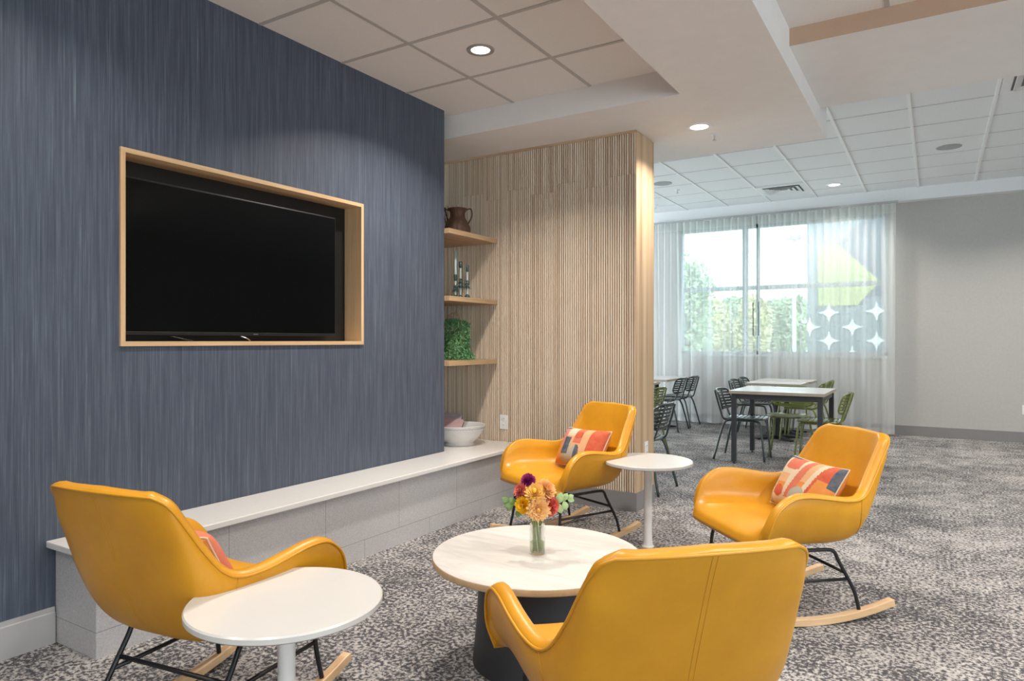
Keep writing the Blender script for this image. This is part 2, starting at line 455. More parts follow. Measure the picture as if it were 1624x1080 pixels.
# window
win = bpy.data.objects.new('window_1', None); COL.objects.link(win); tag(win, kind='structure')
bm = B(); y0, y1 = YB + 0.04, YB + 0.12
box(bm, WX0, WX0 + .05, y0, y1, WZ0, WZ1); box(bm, WX1 - .05, WX1, y0, y1, WZ0, WZ1)
box(bm, WX0, WX1, y0, y1, WZ0, WZ0 + .05); box(bm, WX0, WX1, y0, y1, WZ1 - .05, WZ1)
obj('window_frame', bm, M['alu'], win)
bm = B()
box(bm, -2.462, -2.392, y0 - .01, y1, WZ0, WZ1); box(bm, -2.264, -2.224, y0, y1, WZ0, WZ1)
box(bm, WX0, WX1, y0 - .005, y1, 2.012, 2.075)
obj('mullion', bm, M['alu'], win)
obj('pane', boxb(WX0 + .03, WX1 - .03, YB + .078, YB + .084, WZ0 + .03, WZ1 - .03), M['pane'], win)
obj('window_sill', boxb(WX0 - .0, WX1 + .0, YB - .02, YB + .2, WZ0 - .03, WZ0 + .004), M['white_lam'], win)

# ceilings
def grid(bm, xs, ys, x0, x1, y0, y1, z):
    for x in xs: box(bm, x - .012, x + .012, y0, y1, z - .004, z + .004)
    for y in ys: box(bm, x0, x1, y - .012, y + .012, z - .0035, z + .004)
struct('ceiling', boxb(XW - .6, -1.37, YF, 4.245, ZC, ZC + .05), M['tile_near'])
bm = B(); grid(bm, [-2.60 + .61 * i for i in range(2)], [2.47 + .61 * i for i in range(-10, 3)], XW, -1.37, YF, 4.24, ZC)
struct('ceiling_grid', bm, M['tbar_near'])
bm = B()
prism(bm, [(-1.37, YF), (-0.713, YF), (-0.713, 5.755), (-6.4, 5.755), (-6.4, 4.238), (-1.37, 4.238)], 'z', ZS, ZF + .1)
struct('ceiling_soffit', bm, M['ceil_paint'])
struct('ceiling_beam', boxb(-0.713, XR, 4.19, 5.42, 2.945, ZF + .1), M['ceil_paint'])
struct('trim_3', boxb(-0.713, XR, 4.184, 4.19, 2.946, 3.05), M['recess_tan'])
struct('ceiling_right', boxb(-0.713, XR, YF, 4.19, 3.045, 3.10), M['tile_near'])
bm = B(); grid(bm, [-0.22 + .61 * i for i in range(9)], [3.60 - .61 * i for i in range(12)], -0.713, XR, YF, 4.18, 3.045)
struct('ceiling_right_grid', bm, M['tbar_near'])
struct('ceiling_dining', boxb(XL, XR, 4.95, YB, ZF, ZF + .05), M['tile_far'])
bm = B()
for x in [-0.19 + .61 * i for i in range(-10, 10)]: box(bm, x - .013, x + .013, 5.0, YB - .15, ZF - .008, ZF + .004)
struct('ceiling_dining_grid', bm, M['tbar'])
bm = B()
for y in [6.84 + .61 * i for i in range(-3, 6)]: box(bm, XL, XR, y - .010, y + .010, ZF - .003, ZF + .004)
struct('ceiling_dining_joints', bm, M['joint_far'])

# ------------------------------------------------------------------ ceiling fittings
def downlight(loc, r, ringmat, label, watts=LAMP_W, group='recessed ceiling downlights', spread=130):
    t = thing('downlight', label, 'ceiling light', loc, 0, group)
    bm = B(); lathe(bm, [(r * .67, -0.001), (r * .69, -0.005), (r * .97, -0.006), (r, 0.0), (r, .004)], 40)
    obj('trim_ring', bm, ringmat, t, smooth=True)
    bm = B(); lathe(bm, [(0, -0.002), (r * .68, -0.002)], 40)
    obj('lens', bm, M['lens'], t)
    ld = bpy.data.lights.new('downlight_lamp', 'AREA'); ld.shape = 'DISK'; ld.size = r * 1.3; ld.energy = watts
    ld.color = LAMP_COL; ld.spread = radians(spread)
    lo = bpy.data.objects.new('downlight_lamp', ld); COL.objects.link(lo); lo.parent = t; lo.location = (0, 0, -0.009)
    return t
downlight((-2.296, 3.372, ZC), .083, M['ring_grey'], 'recessed downlight with a grey ring in the ceiling tiles beside the blue wall', 34)
downlight((-1.46, 4.959, ZS), .095, M['plate'], 'white recessed downlight in the smooth soffit beside the slatted wall top')
downlight((-1.11, 9.69, ZF), .10, M['plate'], 'small lit downlight in the dining ceiling beside the square air vent', 24)
# unseen lamps: the wall-scallop one inferred, the others added to lift brightness
def lamp_out(x, y, z, w=LAMP_W, spread=130):
    ld = bpy.data.lights.new('unseen_lamp', 'AREA'); ld.shape = 'DISK'; ld.size = .12; ld.energy = w; ld.color = LAMP_COL; ld.spread = radians(spread)
    lo = bpy.data.objects.new('unseen_lamp', ld); COL.objects.link(lo); lo.location = (x, y, z - .01)
    bm = B(); lathe(bm, [(0, -.002), (.058, -.002), (.060, -.005), (.082, -.006), (.085, 0), (.085, .004)], 32, (x, y, z), 1)
    for f in bm.faces:
        if (f.calc_center_median() - Vector((x, y, z - .002))).length < .057: f.material_index = 0
    struct('unseen_lamp_trim', bm, [M['lens'], M['ring_grey']])
for x, y, z, w in ((-2.30, 1.25, ZC, 14), (-2.3, -0.9, ZC, 16), (-1.0, 2.2, ZS, 11), (-1.0, 0.0, ZS, 16), (1.0, 1.6, 3.045, 18), (1.0, -1.2, 3.045, 18), (1.2, 3.5, 3.045, 24), (.6, 2.4, 3.045, 16),
                   (2.8, 2.6, 3.045, 14), (2.6, 7.2, ZF, 40), (1.1, 9.0, ZF, 32), (1.0, 6.3, ZF, 30), (2.6, 5.9, ZF, 30), (2.0, 4.8, 2.945, 12), (-4.4, 7.6, ZF, 16)):
    lamp_out(x, y, z, w)

def sprinkler(loc, label):
    t = thing('sprinkler', label, 'sprinkler', loc, 0, 'ceiling sprinklers')
    bm = B(); lathe(bm, [(0, -.006), (.026, -.006), (.034, -.001), (.034, .002)], 24); obj('escutcheon', bm, M['plate'], t, smooth=True)
    bm = B(); lathe(bm, [(.008, -.004), (.008, -.02), (.004, -.022), (.004, -.042), (.016, -.044), (.016, -.047), (0, -.047)], 16); obj('head', bm, M['chrome'], t, smooth=True)
sprinkler((-1.417, 5.201, ZS), 'pendent sprinkler on the smooth soffit, beside its white downlight')
sprinkler((-2.921, 8.923, ZF), 'pendent sprinkler on the dining ceiling beside the slatted wall')
sprinkler((-3.517, 9.753, ZF), 'tiny sprinkler low in view over the left end of the curtain')

def speaker(loc, r, label):
    t = thing('ceiling_speaker', label, 'speaker', loc, 0, 'round ceiling speakers')
    bm = B(); lathe(bm, [(r * .93, 0.002), (r * .93, -.005), (r, -.004), (r, .002)], 36); obj('rim', bm, M['ring_grey'], t, smooth=True)
    bm = B(); lathe(bm, [(0, -.006), (r * .93, -.004)], 36); obj('grille', bm, M['grey_mesh'], t)
speaker((0.116, 8.419, ZF), .115, 'round grey ceiling speaker alone in the dining tiles on the right')
speaker((-2.961, 8.468, ZF), .115, 'round grey ceiling speaker partly behind the slatted wall end')

def vent(cx, cy, label):
    t = thing('air_vent', label, 'air vent', (cx, cy, ZF), 0, 'square ceiling air vents')
    h = .297
    bm = B()
    for a in ((-h, h, -h, -h + .07), (-h, h, h - .07, h), (-h, -h + .07, -h + .07, h - .07), (h - .07, h, -h + .07, h - .07)):
        box(bm, a[0], a[1], a[2], a[3], -.010, -.002)
    obj('frame', bm, M['plate'], t, bevel=.003)
    obj('throat', boxb(-h + .05, h - .05, -h + .05, h - .05, -.0045, -.0035), M['duct'], t)
    for i, (a, b) in enumerate(((.215, .165), (.150, .105), (.090, .045))):
        bm = B(); v0 = [bm.verts.new((sx * a, sy * a, -.022)) for sx, sy in ((-1, -1), (1, -1), (1, 1), (-1, 1))]
        v1 = [bm.verts.new((sx * b, sy * b, -.005)) for sx, sy in ((-1, -1), (1, -1), (1, 1), (-1, 1))]
        v2 = [bm.verts.new((sx * (a - .006), sy * (a - .006), -.023)) for sx, sy in ((-1, -1), (1, -1), (1, 1), (-1, 1))]
        for q in range(4):
            bm.faces.new((v0[q], v0[(q + 1) % 4], v1[(q + 1) % 4], v1[q])); bm.faces.new((v0[q], v2[q], v2[(q + 1) % 4], v0[(q + 1) % 4]))
        obj('louver', bm, M['plate'], t)
vent(-1.715, 9.63, 'square four-way air vent in the dining ceiling before the curtain')
vent(0.735, 6.53, 'square air vent cut off by the right edge of the photo, beside the beam')

def outlet(name, loc, rz, label, h=.116, w=.074):
    t = thing(name, label, 'outlet', loc, rz, 'white wall outlets')
    obj('cover_plate', boxb(-w / 2, w / 2, -.006, 0, -h / 2, h / 2), M['plate'], t, bevel=.002)
    for s in (-1, 1):
        bm = B(); prism(bm, [(.017 * cos(a) , .014 * sin(a) + s * .026) for a in [2 * pi * i / 14 for i in range(14)]], 'y', -.0085, -.005)
        r = obj('receptacle', bm, M['plate'], t)
        bm = B()
        for dx in (-.006, .006): box(bm, dx - .0012, dx + .0012, -.0092, -.008, s * .026 - .002, s * .026 + .007)
        obj('slot', bm, M['slot'], r)
outlet('wall_outlet', (-3.027, YP - .012, .589), 0, 'white double outlet on the slatted wall above the bench')
outlet('wall_outlet', (XP, 4.985, .435), pi / 2, 'white outlet on the plain timber end behind the far side table')
outlet('wall_outlet', (0.945, YB, .405), 0, 'white outlet low on the grey wall at the right edge')

# ------------------------------------------------------------------ television in its niche
t = thing('television_niche', 'maple frame lining the recess in the blue wall', 'niche')
d0, d1, w = XW - .135, XW + .012, .022
obj('frame_head', boxb(d0, d1, NY0, NY1, NZ1 - w, NZ1), M['maple'], t)
obj('frame_sill', boxb(d0, d1, NY0, NY1, NZ0, NZ0 + w), M['maple'], t)
obj('frame_jamb', boxb(d0, d1, NY0, NY0 + w, NZ0 + w, NZ1 - w), M['maple_v'], t)
obj('frame_jamb', boxb(d0, d1, NY1 - w, NY1, NZ0 + w, NZ1 - w), M['maple_v'], t)
obj('back_panel', boxb(d0 - .008, d0, NY0, NY1, NZ0, NZ1), M['tv_black'], t)
ty0, ty1, tz0, tz1 = NY0 + w + .006, 3.072, 1.286, 2.022
t = thing('television', 'large black flat television set into the maple frame', 'television', (XW - .05, (ty0 + ty1) / 2, tz0))
hw = (ty1 - ty0) / 2; hh = tz1 - tz0
obj('housing', boxb(-.075, .004, -hw, hw, 0, hh), M['tv_black'], t, bevel=.004)
obj('screen', boxb(.004, .0065, -hw + .009, hw - .009, .018, hh - .009), M['screen'], t)
obj('bezel', boxb(.004, .009, -hw, hw, 0, .016), M['tv_black'], t, bevel=.001)
obj('badge', boxb(.009, .0098, .055, .085, .006, .010), M['chrome'], t)
bm = B(); tube(bm, catmull([(.0, -.42, -.004), (.01, -.36, -.018), (.0, -.30, -.028)], 5), .0035, 6); obj('cable', bm, M['black_metal'], t, smooth=True)
bm = B(); tube(bm, catmull([(.0, -.02, -.002), (.012, .01, -.014), (.0, .04, -.026)], 5), .0035, 6); obj('cable', bm, M['chrome'], t, smooth=True)

# ------------------------------------------------------------------ stone bench under the blue wall
t = thing('stone_bench', 'long low grey stone ledge with a white top along the blue wall', 'bench', (0, 0, 0))
bm = B(); box(bm, XW + .001, -2.82, 1.45, YP - .014, 0, .402); box(bm, XW - .565, XW + .001, YE + .002, YP - .014, 0, .402)
obj('base', bm, M['stone'], t)
bm = B(); prism(bm, [(XW + .001, 1.412), (-2.783, 1.412), (-2.783, YP - .014), (XW - .565, YP - .014), (XW - .565, YE + .002), (XW + .001, YE + .002)], 'z', .402, .430)
obj('countertop', bm, M['white_top'], t, bevel=.004)

# ------------------------------------------------------------------ alcove shelves
for z, lab in ((2.0645, 'topmost of three oak alcove shelves, carrying a brown pitcher'), (1.5585, 'middle oak alcove shelf, carrying slender candlesticks'), (1.0685, 'lowest oak alcove shelf, carrying a trailing green plant')):
    tag(obj('wall_shelf', boxb(XW - .568, -3.092, YE + .002, YP - .0125, z, z + .037), M['shelf_oak'], bevel=.001), lab, 'shelf', 'oak alcove shelves')

# pitcher
M['brown_clay'] = plain('brown_clay', (0.115, 0.058, 0.036), 0.5, var=0.25, scale=25)
t = thing('pitcher', 'brown ribbed clay pitcher with loop handles on the top shelf', 'pitcher', (-3.325, 4.55, 2.1015))
prof = [(0, 0), (.078, 0), (.088, .012), (.104, .05), (.100, .085), (.082, .125), (.064, .155), (.058, .18), (.062, .205), (.076, .225), (.080, .232), (.070, .232), (.052, .19), (0, .19)]
bm = B(); seg = 72; rings = []
for r, z in catmull([(a, b, 0) for a, b in prof], 2) and [(p.x, p.y) for p in catmull([(a, b, 0) for a, b in prof], 2)]:
    rings.append([bm.verts.new(((max(r, .0005) * (1 + .035 * abs(sin(12 * pi * i / seg)) * (1 if z < .2 else .3))) * cos(2 * pi * i / seg), (max(r, .0005) * (1 + .035 * abs(sin(12 * pi * i / seg)))) * sin(2 * pi * i / seg), z)) for i in range(seg)])
for a, b in zip(rings[:-1], rings[1:]):
    for i in range(seg): bm.faces.new((a[i], a[(i + 1) % seg], b[(i + 1) % seg], b[i]))
obj('body', bm, M['brown_clay'], t, smooth=True)
for ang in (radians(205), radians(25)):
    bm = B(); ca, sa = cos(ang), sin(ang)
    tube(bm, [(p.x * ca, p.x * sa, p.z) for p in catmull([(.068, 0, .222), (.11, 0, .228), (.118, 0, .17), (.088, 0, .108)], 6)], .0055, 8)
    obj('handle', bm, M['brown_clay'], t, smooth=True)
# wire lantern, mostly hidden by the blue wall
t = thing('wire_lantern', 'dark wire lantern beside the brown pitcher, mostly hidden by the blue wall', 'lantern', (-3.46, 4.50, 2.1015))
bm = B()
for i in range(8):
    a = 2 * pi * i / 8
    tube(bm, [(r * cos(a + tw), r * sin(a + tw), z) for r, z, tw in ((.05, 0, 0), (.07, .06, .4), (.07, .13, .8), (.05, .20, 1.2), (.035, .24, 1.2))], .0035, 6)
obj('cage', bm, M['black_metal'], t, smooth=True)
bm = B(); tube(bm, [(.04 * cos(a), .04 * sin(a), .24) for a in [2 * pi * i / 16 for i in range(16)]], .007, 6, closed=True); obj('collar', bm, M['black_metal'], t, smooth=True)
bm = B(); lathe(bm, [(0, .004), (.046, .004), (.06, .06), (.058, .13), (.04, .2), (.03, .2)], 24); obj('globe', bm, M['glass'], t, smooth=True)

# candlesticks
M['teal_dark'] = plain('dark_teal_glass', (0.035, 0.075, 0.072), 0.2, var=0.2)
M['teal_pale'] = plain('pale_blue_wax', (0.42, 0.56, 0.56), 0.4, var=0.05)
def candlestick(x, y, h, taper, label):
    t = thing('candlestick', label, 'candlestick', (x, y, 1.5965), 0, 'candlesticks on the middle shelf')
    bm = B(); lathe(bm, [(0, 0), (.020, 0), (.022, .012), (.012, .02), (.008, .025)], 20); obj('foot', bm, M['teal_dark'], t, smooth=True)
    bm = B(); lathe(bm, [(.006, .02), (.007, h), (0, h)], 14); obj('stick', bm, M['teal_pale'], t, smooth=True)
    for zz, n, ll in ((h * .32, 7, .030), (h * .42, 8, .026), (h * .5, 5, .018)):
        bm = B()
        for i in range(n):
            a = 2 * pi * i / n + zz * 9; c0 = Vector((cos(a), sin(a), 0)); s0 = Vector((-sin(a), cos(a), 0))
            p = [c0 * .005 + Vector((0, 0, zz + .012)), c0 * ll * .6 + s0 * .008 + Vector((0, 0, zz + .006)), c0 * ll + Vector((0, 0, zz - .014)), c0 * ll * .6 - s0 * .008 + Vector((0, 0, zz + .006))]
            vs = [bm.verts.new(q) for q in p]; vs2 = [bm.verts.new(q - Vector((0, 0, .003))) for q in p]
            bm.faces.new(vs); bm.faces.new(vs2[::-1])
            for q in range(4): bm.faces.new((vs[q], vs2[q], vs2[(q + 1) % 4], vs[(q + 1) % 4]))
        obj('leaf_collar', bm, M['teal_dark'], t)
    bm = B(); lathe(bm, [(.007, h - .05), (.012, h - .045), (.013, h), (.009, h + .002)], 14); obj('cup', bm, M['teal_dark'], t, smooth=True)
    if taper:
        bm = B(); lathe(bm, [(.010, h), (.009, h + taper), (0, h + taper + .004)], 14); obj('taper_candle', bm, M['teal_pale'], t, smooth=True)
candlestick(-3.238, 4.405, .185, .19, 'tallest candlestick, with a pale blue taper, on the middle shelf')
candlestick(-3.215, 4.440, .29, 0, 'dark leafy candlestick close beside the tall pale blue taper')
candlestick(-3.125, 4.405, .25, 0, 'dark leafy candlestick standing alone nearest the shelf front edge')

# trailing plant
t = thing('trailing_plant', 'bushy trailing green plant in a handled basket on the lowest shelf', 'plant', (-3.335, 4.50, 1.1065))
bm = B(); lathe(bm, [(0, 0), (.085, 0), (.10, .2), (.094, .2), (.08, .01)], 24); obj('basket', bm, M['leaf'], t, smooth=True)
bm = B(); tube(bm, catmull([(-.09, 0, .2), (-.07, 0, .31), (0, 0, .375), (.07, 0, .34), (.09, 0, .2)], 6), .007, 8); obj('handle', bm, M['shelf_oak'], t, smooth=True)
bm = B(); random.seed(11)
for i in range(5600):
    u = random.random(); a = random.uniform(0, 2 * pi)
    if u < .18: r = .125 * sqrt(random.random()); z = .285 + .03 * (1 - (r / .125) ** 2) + random.uniform(-.01, .015)
    elif u < .86: z = random.uniform(0.02, .29); r = .122 + .012 * sin(5 * a) + random.uniform(-.012, .012) + (.02 if z < .06 else 0)
    else: z = random.uniform(.002, .035); r = random.uniform(.11, .185)
    p = Vector((r * cos(a), r * sin(a), z))
    d = Vector((random.gauss(0, 1), random.gauss(0, 1), random.gauss(-.5, 1))).normalized(); e = d.orthogonal().normalized()
    s = random.uniform(.006, .011)
    bm.faces.new([bm.verts.new(p + d * s), bm.verts.new(p + e * s * .55), bm.verts.new(p - d * s), bm.verts.new(p - e * s * .55)])
obj('foliage', bm, M['trail'], t)

# white bowl with two bundles inside
M['ceramic'] = plain('white_ceramic', (0.74, 0.72, 0.71), 0.35, var=0.05, scale=14)
t = thing('bowl', 'wide white footed bowl on the bench top beside the slatted wall', 'bowl', (-3.245, 4.46, .4305))
bm = B(); lathe(bm, [(p.x, p.y) for p in catmull([(.001, .0, 0), (.118, .0, 0), (.122, .006, 0), (.120, .024, 0), (.128, .032, 0), (.165, .068, 0), (.196, .118, 0), (.208, .150, 0), (.212, .158, 0), (.204, .157, 0), (.185, .118, 0), (.145, .065, 0), (.09, .04, 0), (.001, .036, 0)], 3)], 56)
obj('body', bm, M['ceramic'], t, smooth=True)
M['mark_grey'] = plain('grey_glaze', (0.33, 0.31, 0.34), 0.5)
bm = B(); tube(bm, [(.2045 * cos(2 * pi * i / 156), .2045 * sin(2 * pi * i / 156), .139 + .0045 * sin(i * 2.1)) for i in range(156)], .0022, 6, closed=True)
obj('rim_pattern', bm, M['mark_grey'], t)
M['pink_cloth'] = plain('dusty_pink_cloth', (0.42, 0.27, 0.28), 0.85, var=0.1, scale=30)
M['grey_cloth'] = plain('lavender_grey_cloth', (0.36, 0.32, 0.36), 0.85, var=0.1, scale=30)
M['brown_edge'] = plain('brown_leather_edge', (0.10, 0.05, 0.04), 0.6)
def bundle(loc, nrm, ax, dims, mat, label):
    t = thing('clothbound_book', label, 'book')
    z = Vector(nrm).normalized(); x = Vector(ax); x = (x - z * x.dot(z)).normalized(); y = z.cross(x)
    t.matrix_world = Matrix(((x.x, y.x, z.x, loc[0]), (x.y, y.y, z.y, loc[1]), (x.z, y.z, z.z, loc[2]), (0, 0, 0, 1)))
    a, b, c = dims
    obj('cover', boxb(-a, a, -b, b, c * .8, c), mat, t, bevel=.002); obj('cover', boxb(-a, a, -b, b, -c, -c * .8), mat, t, bevel=.002)
    obj('pages', boxb(-a + .004, a - .004, -b + .004, b - .004, -c * .8, c * .8), M['brown_edge'], t)
bundle((-3.285, 4.415, .585), (.30, -.42, .80), (.86, .50, -.28), (.088, .070, .016), M['pink_cloth'], 'dusty pink clothbound book leaning in the white bowl')
bundle((-3.335, 4.480, .628), (.25, -.36, .85), (.86, .50, -.18), (.082, .062, .012), M['grey_cloth'], 'lavender grey clothbound book behind the pink one in the bowl')

# ------------------------------------------------------------------ rocking chairs
VK = [0, .07, .14, .22, .30, .38, .46, .54, .60, .68, .78, .88, .95, 1.0]
OUT_O = [(.302, .350), (.275, .340), (.22, .334), (.14, .332), (.06, .332), (-.04, .332), (-.13, .333), (-.215, .348), (-.27, .400), (-.318, .49), (-.362, .62), (-.402, .735), (-.424, .795), (-.439, .832)]
OUT_R = [(.312, .272, .362), (.338, .268, .435), (.347, .235, .52), (.347, .165, .575), (.343, .08, .585), (.336, -.03, .572), (.324, -.12, .560), (.308, -.195, .562), (.292, -.245, .590), (.274, -.295, .655), (.261, -.340, .725), (.250, -.375, .780), (.234, -.398, .812), (.205, -.415, .828)]
IN_O = [(.315, .372), (.298, .402), (.24, .422), (.15, .428), (.06, .424), (-.03, .418), (-.10, .414), (-.165, .425), (-.210, .465), (-.255, .54), (-.305, .65), (-.350, .75), (-.376, .803), (-.394, .838)]
IN_R = [(.290, .288, .388), (.302, .276, .455), (.307, .235, .535), (.307, .165, .586), (.303, .08, .595), (.296, -.03, .582), (.284, -.115, .570), (.269, -.178, .570), (.254, -.218, .598), (.238, -.262, .663), (.226, -.306, .733), (.215, -.341, .788), (.201, -.363, .819), (.176, -.380, .835)]
def keyed(tab, v):
    i = 0
    while i < len(VK) - 2 and v > VK[i + 1]: i += 1
    t = (v - VK[i]) / (VK[i + 1] - VK[i])
    P = [Vector(tab[max(0, min(len(tab) - 1, j))]) for j in (i - 1, i, i + 1, i + 2)] if len(tab[0]) == 3 else [Vector((*tab[max(0, min(len(tab) - 1, j))], 0)) for j in (i - 1, i, i + 1, i + 2)]
    p0, p1, p2, p3 = P
    return 0.5 * ((2 * p1) + (p2 - p0) * t + (2 * p0 - 5 * p1 + 4 * p2 - p3) * t * t + (3 * p1 - p0 - 3 * p2 + p3) * t ** 3)
def half_section(o, r, n, k, m, flat=0.0):
    pts = []
    for i in range(m + 1):
        ph = pi / 2 * i / m
        sx = sin(ph) ** (2 / n) if i else 0.0; sd = 1 - cos(ph) ** (2 / n) if i < m else 1.0
        q = i / m; sx = sx * (1 - flat) + q * flat; sd = sd * (1 - flat) + q ** 2.4 * flat
        pts.append(Vector((r.x * sx * (1 - k + k * sd), o.x + (r.y - o.x) * sd, o.y + (r.z - o.y) * sd)))
    return pts
def shell_mesh():
    bm = B(); NV, m, K = 64, 20, 4; O, I = [], []
    for j in range(NV + 1):
        v = j / NV
        seat = max(0, min(1, (0.62 - v) / 0.15)); fr = max(0, min(1, (0.12 - v) / 0.12))
        no = 3.0 + 1.4 * seat; ni = 3.0 + 1.6 * seat
        ho = half_section(keyed(OUT_O, v), keyed(OUT_R, v), no, .16 * seat * (1 - fr), m, max(0, (v - .84) / .16))
        hi = half_section(keyed(IN_O, v), keyed(IN_R, v), ni, .10 * seat * (1 - fr), m, max(0, (v - .84) / .16))
        O.append([Vector((-p.x, p.y, p.z)) for p in ho[:0:-1]] + ho)
        I.append([Vector((-p.x, p.y, p.z)) for p in hi[:0:-1]] + hi)
    W = len(O[0])
    vo = [[bm.verts.new(p) for p in r] for r in O]; vi = [[bm.verts.new(p) for p in r] for r in I]
    for j in range(NV):
        for i in range(W - 1):
            bm.faces.new((vo[j][i], vo[j][i + 1], vo[j + 1][i + 1], vo[j + 1][i]))
            bm.faces.new((vi[j][i], vi[j + 1][i], vi[j + 1][i + 1], vi[j][i + 1]))
    # the padded lip that joins the outer and the inner skin, all the way round
    loop = [(j, W - 1) for j in range(NV)] + [(NV, i) for i in range(W - 1, 0, -1)] + [(j, 0) for j in range(NV, 0, -1)] + [(0, i) for i in range(W - 1)]
    def growth(j, i):
        g = Vector()
        if i in (0, W - 1):
            k2 = 1 if i == 0 else W - 2; g += ((O[j][i] + I[j][i]) / 2 - (O[j][k2] + I[j][k2]) / 2).normalized()
        if j in (0, NV):
            k2 = 1 if j == 0 else NV - 1; g += ((O[j][i] + I[j][i]) / 2 - (O[k2][i] + I[k2][i]) / 2).normalized()
        return g
    G = [growth(j, i) for j, i in loop]; n = len(loop)
    for _ in range(4): G = [(G[q - 1] + G[q] * 2 + G[(q + 1) % n]).normalized() for q in range(n)]
    rows = []
    for q, (j, i) in enumerate(loop):
        a, b = O[j][i], I[j][i]; h = (a - b).length / 2; mid = (a + b) / 2; row = [vo[j][i]]
        for k in range(1, K):
            th = pi * k / K; row.append(bm.verts.new(mid + (a - mid) * cos(th) + G[q] * (h * .42 * sin(th))))
        rows.append(row + [vi[j][i]])
    for q in range(n):
        A, C = rows[q], rows[(q + 1) % n]
        for k in range(K): bm.faces.new((A[k], A[k + 1], C[k + 1], C[k]))
    return bm
def rim_path():
    R = [keyed(OUT_R, i / 64) for i in range(65)]
    top = half_section(keyed(OUT_O, 1.0), keyed(OUT_R, 1.0), 3.0, 0, 20, 1.0)
    fro = half_section(keyed(OUT_O, 0.0), keyed(OUT_R, 0.0), 4.4, 0, 20)
    right = [Vector(p) for p in fro[:-1]] + R + top[-2:0:-1]
    left = [Vector((-p.x, p.y, p.z)) for p in right[1:]]
    return right + [Vector(top[0])] + left[::-1]
def arc_z(y, R=1.35): return R - sqrt(R * R - y * y)

def make_rocker():
    t = thing('rocking_chair', '', 'rocking chair', group='yellow leather rocking chairs')
    obj('shell', shell_mesh(), M['leather'], t, smooth=True)
    bm = B(); tube(bm, rim_path(), .0042, 6, closed=True); obj('piping', bm, M['leather'], t, smooth=True)
    bm = B(); cl = [keyed(OUT_O, v / 40) for v in range(24, 41)]
    for dx in (-.006, .006): tube(bm, [(dx, p.x + .0002, p.y) for p in cl], .0011, 5)
    obj('back_seam', bm, M['seam'], t, smooth=True)
    for s in (-1, 1):
        bm = B(); v = .545; hs = half_section(keyed(OUT_O, v), keyed(OUT_R, v), 3.7, .08, 14)
        tube(bm, [(s * (p.x + .0005), p.y - .001, p.z) for p in hs[8:]], .0016, 5); obj('side_seam', bm, M['seam'], t, smooth=True)
    for s in (-1, 1):
        x = .235 * s
        bm = B(); tube(bm, catmull([(x, .05, .327), (x, -.07, .327), (x, -.118, .318), (x, -.145, .272), (x * 1.01, -.205, .172), (x * 1.03, -.228, .12), (x * 1.05, -.246, .045)], 5), .0085, 8); obj('leg', bm, M['black_metal'], t, smooth=True)
        bm = B(); tube(bm, catmull([(x, .04, .327), (x, .16, .327), (x, .205, .318), (x, .222, .275), (x * 1.01, .232, .17), (x * 1.05, .256, .045)], 5), .0085, 8); obj('leg', bm, M['black_metal'], t, smooth=True)
        bm = B(); tube(bm, [(x, .230, .192), (x, -.192, .190)], .0075, 8); obj('side_stretcher', bm, M['black_metal'], t, smooth=True)
        bm = B(); bar(bm, [(.247 * s, y, arc_z(y) + .0165 - (.004 if abs(y) > .40 else 0)) for y in [-.418 + .82 * i / 30 for i in range(31)]], .0175, .0165)
        obj('rocker', bm, M['beech'], t, bevel=.004)
    bm = B(); tube(bm, [(-.236, -.172, .222), (.236, -.172, .222)], .0075, 8); obj('crossbar', bm, M['black_metal'], t, smooth=True)
    bm = B(); tube(bm, [(-.236, .226, .235), (.236, .226, .235)], .0075, 8); obj('crossbar', bm, M['black_metal'], t, smooth=True)
    return t
CH = {'C': ((-.642, 3.465), 2.332, .020), 'B': ((-2.026, 3.933), 2.730, .004), 'A': ((-2.076, 1.451), .142, -.008), 'D': ((-.686, 1.713), .773, .006)}
LB = {'C': 'yellow leather rocking chair on the open carpet, its pillow edged in navy', 'B': 'yellow leather rocking chair in front of the slatted timber wall',
      'A': 'yellow leather rocking chair seen from behind, at the end of the stone bench', 'D': 'yellow leather rocking chair with its back to the viewer, overlapping the coffee table'}
r0 = make_rocker(); chairs = {}
for i, ch in enumerate('CBAD'):
    r = r0 if i == 0 else copy_tree(r0)
    (x, y), a, tilt = CH[ch]
    r.location = (x, y, 0.0); r.rotation_euler = (tilt, 0, a); r['label'] = LB[ch]; chairs[ch] = r

# pillows: printed lumbar cushions
CREAM, CORAL, RED, ORANGE, PEACH, NAVY, GREY, BEIGE, PINK = (.66, .55, .40), (.62, .16, .10), (.55, .085, .045), (.66, .24, .055), (.68, .38, .20), (.045, .085, .135), (.40, .38, .33), (.44, .34, .24), (.58, .22, .19)
def print_c(u, v):     # u: 0 at the sitter's right end, v: 0 at the bottom
    if u < .115 - .02 * v: return NAVY if v > .27 else BEIGE
    if v > .93 and u < .3: return NAVY
    if .17 < u < .44 and v > .68 + .25 * (u - .3) ** 2 * 8: return CORAL
    if u > .945 and v > .55: return NAVY
    if u > .86 and v < .55 and (u - .98) ** 2 + (v - .25) ** 2 < .022: return BEIGE
    if (u - .60) ** 2 / .028 + (v - .12) ** 2 / .075 < 1: return ORANGE if (u - .6) ** 2 / .006 + v ** 2 / .03 < 1 else GREY
    s = u - .20 * v
    if (u - .24) ** 2 + (v - .22) ** 2 * .8 < .010: return RED
    if .14 < u < .33 and .15 < v < .58: return PEACH if v > .4 else ORANGE
    if .34 < s < .46 and v > .12: return CORAL
    if .46 <= s < .57: return PEACH if v > .5 else ORANGE
    if .57 <= s < .655: return CREAM
    if s >= .655: return RED if v > .62 or s < .70 else ORANGE
    return CREAM
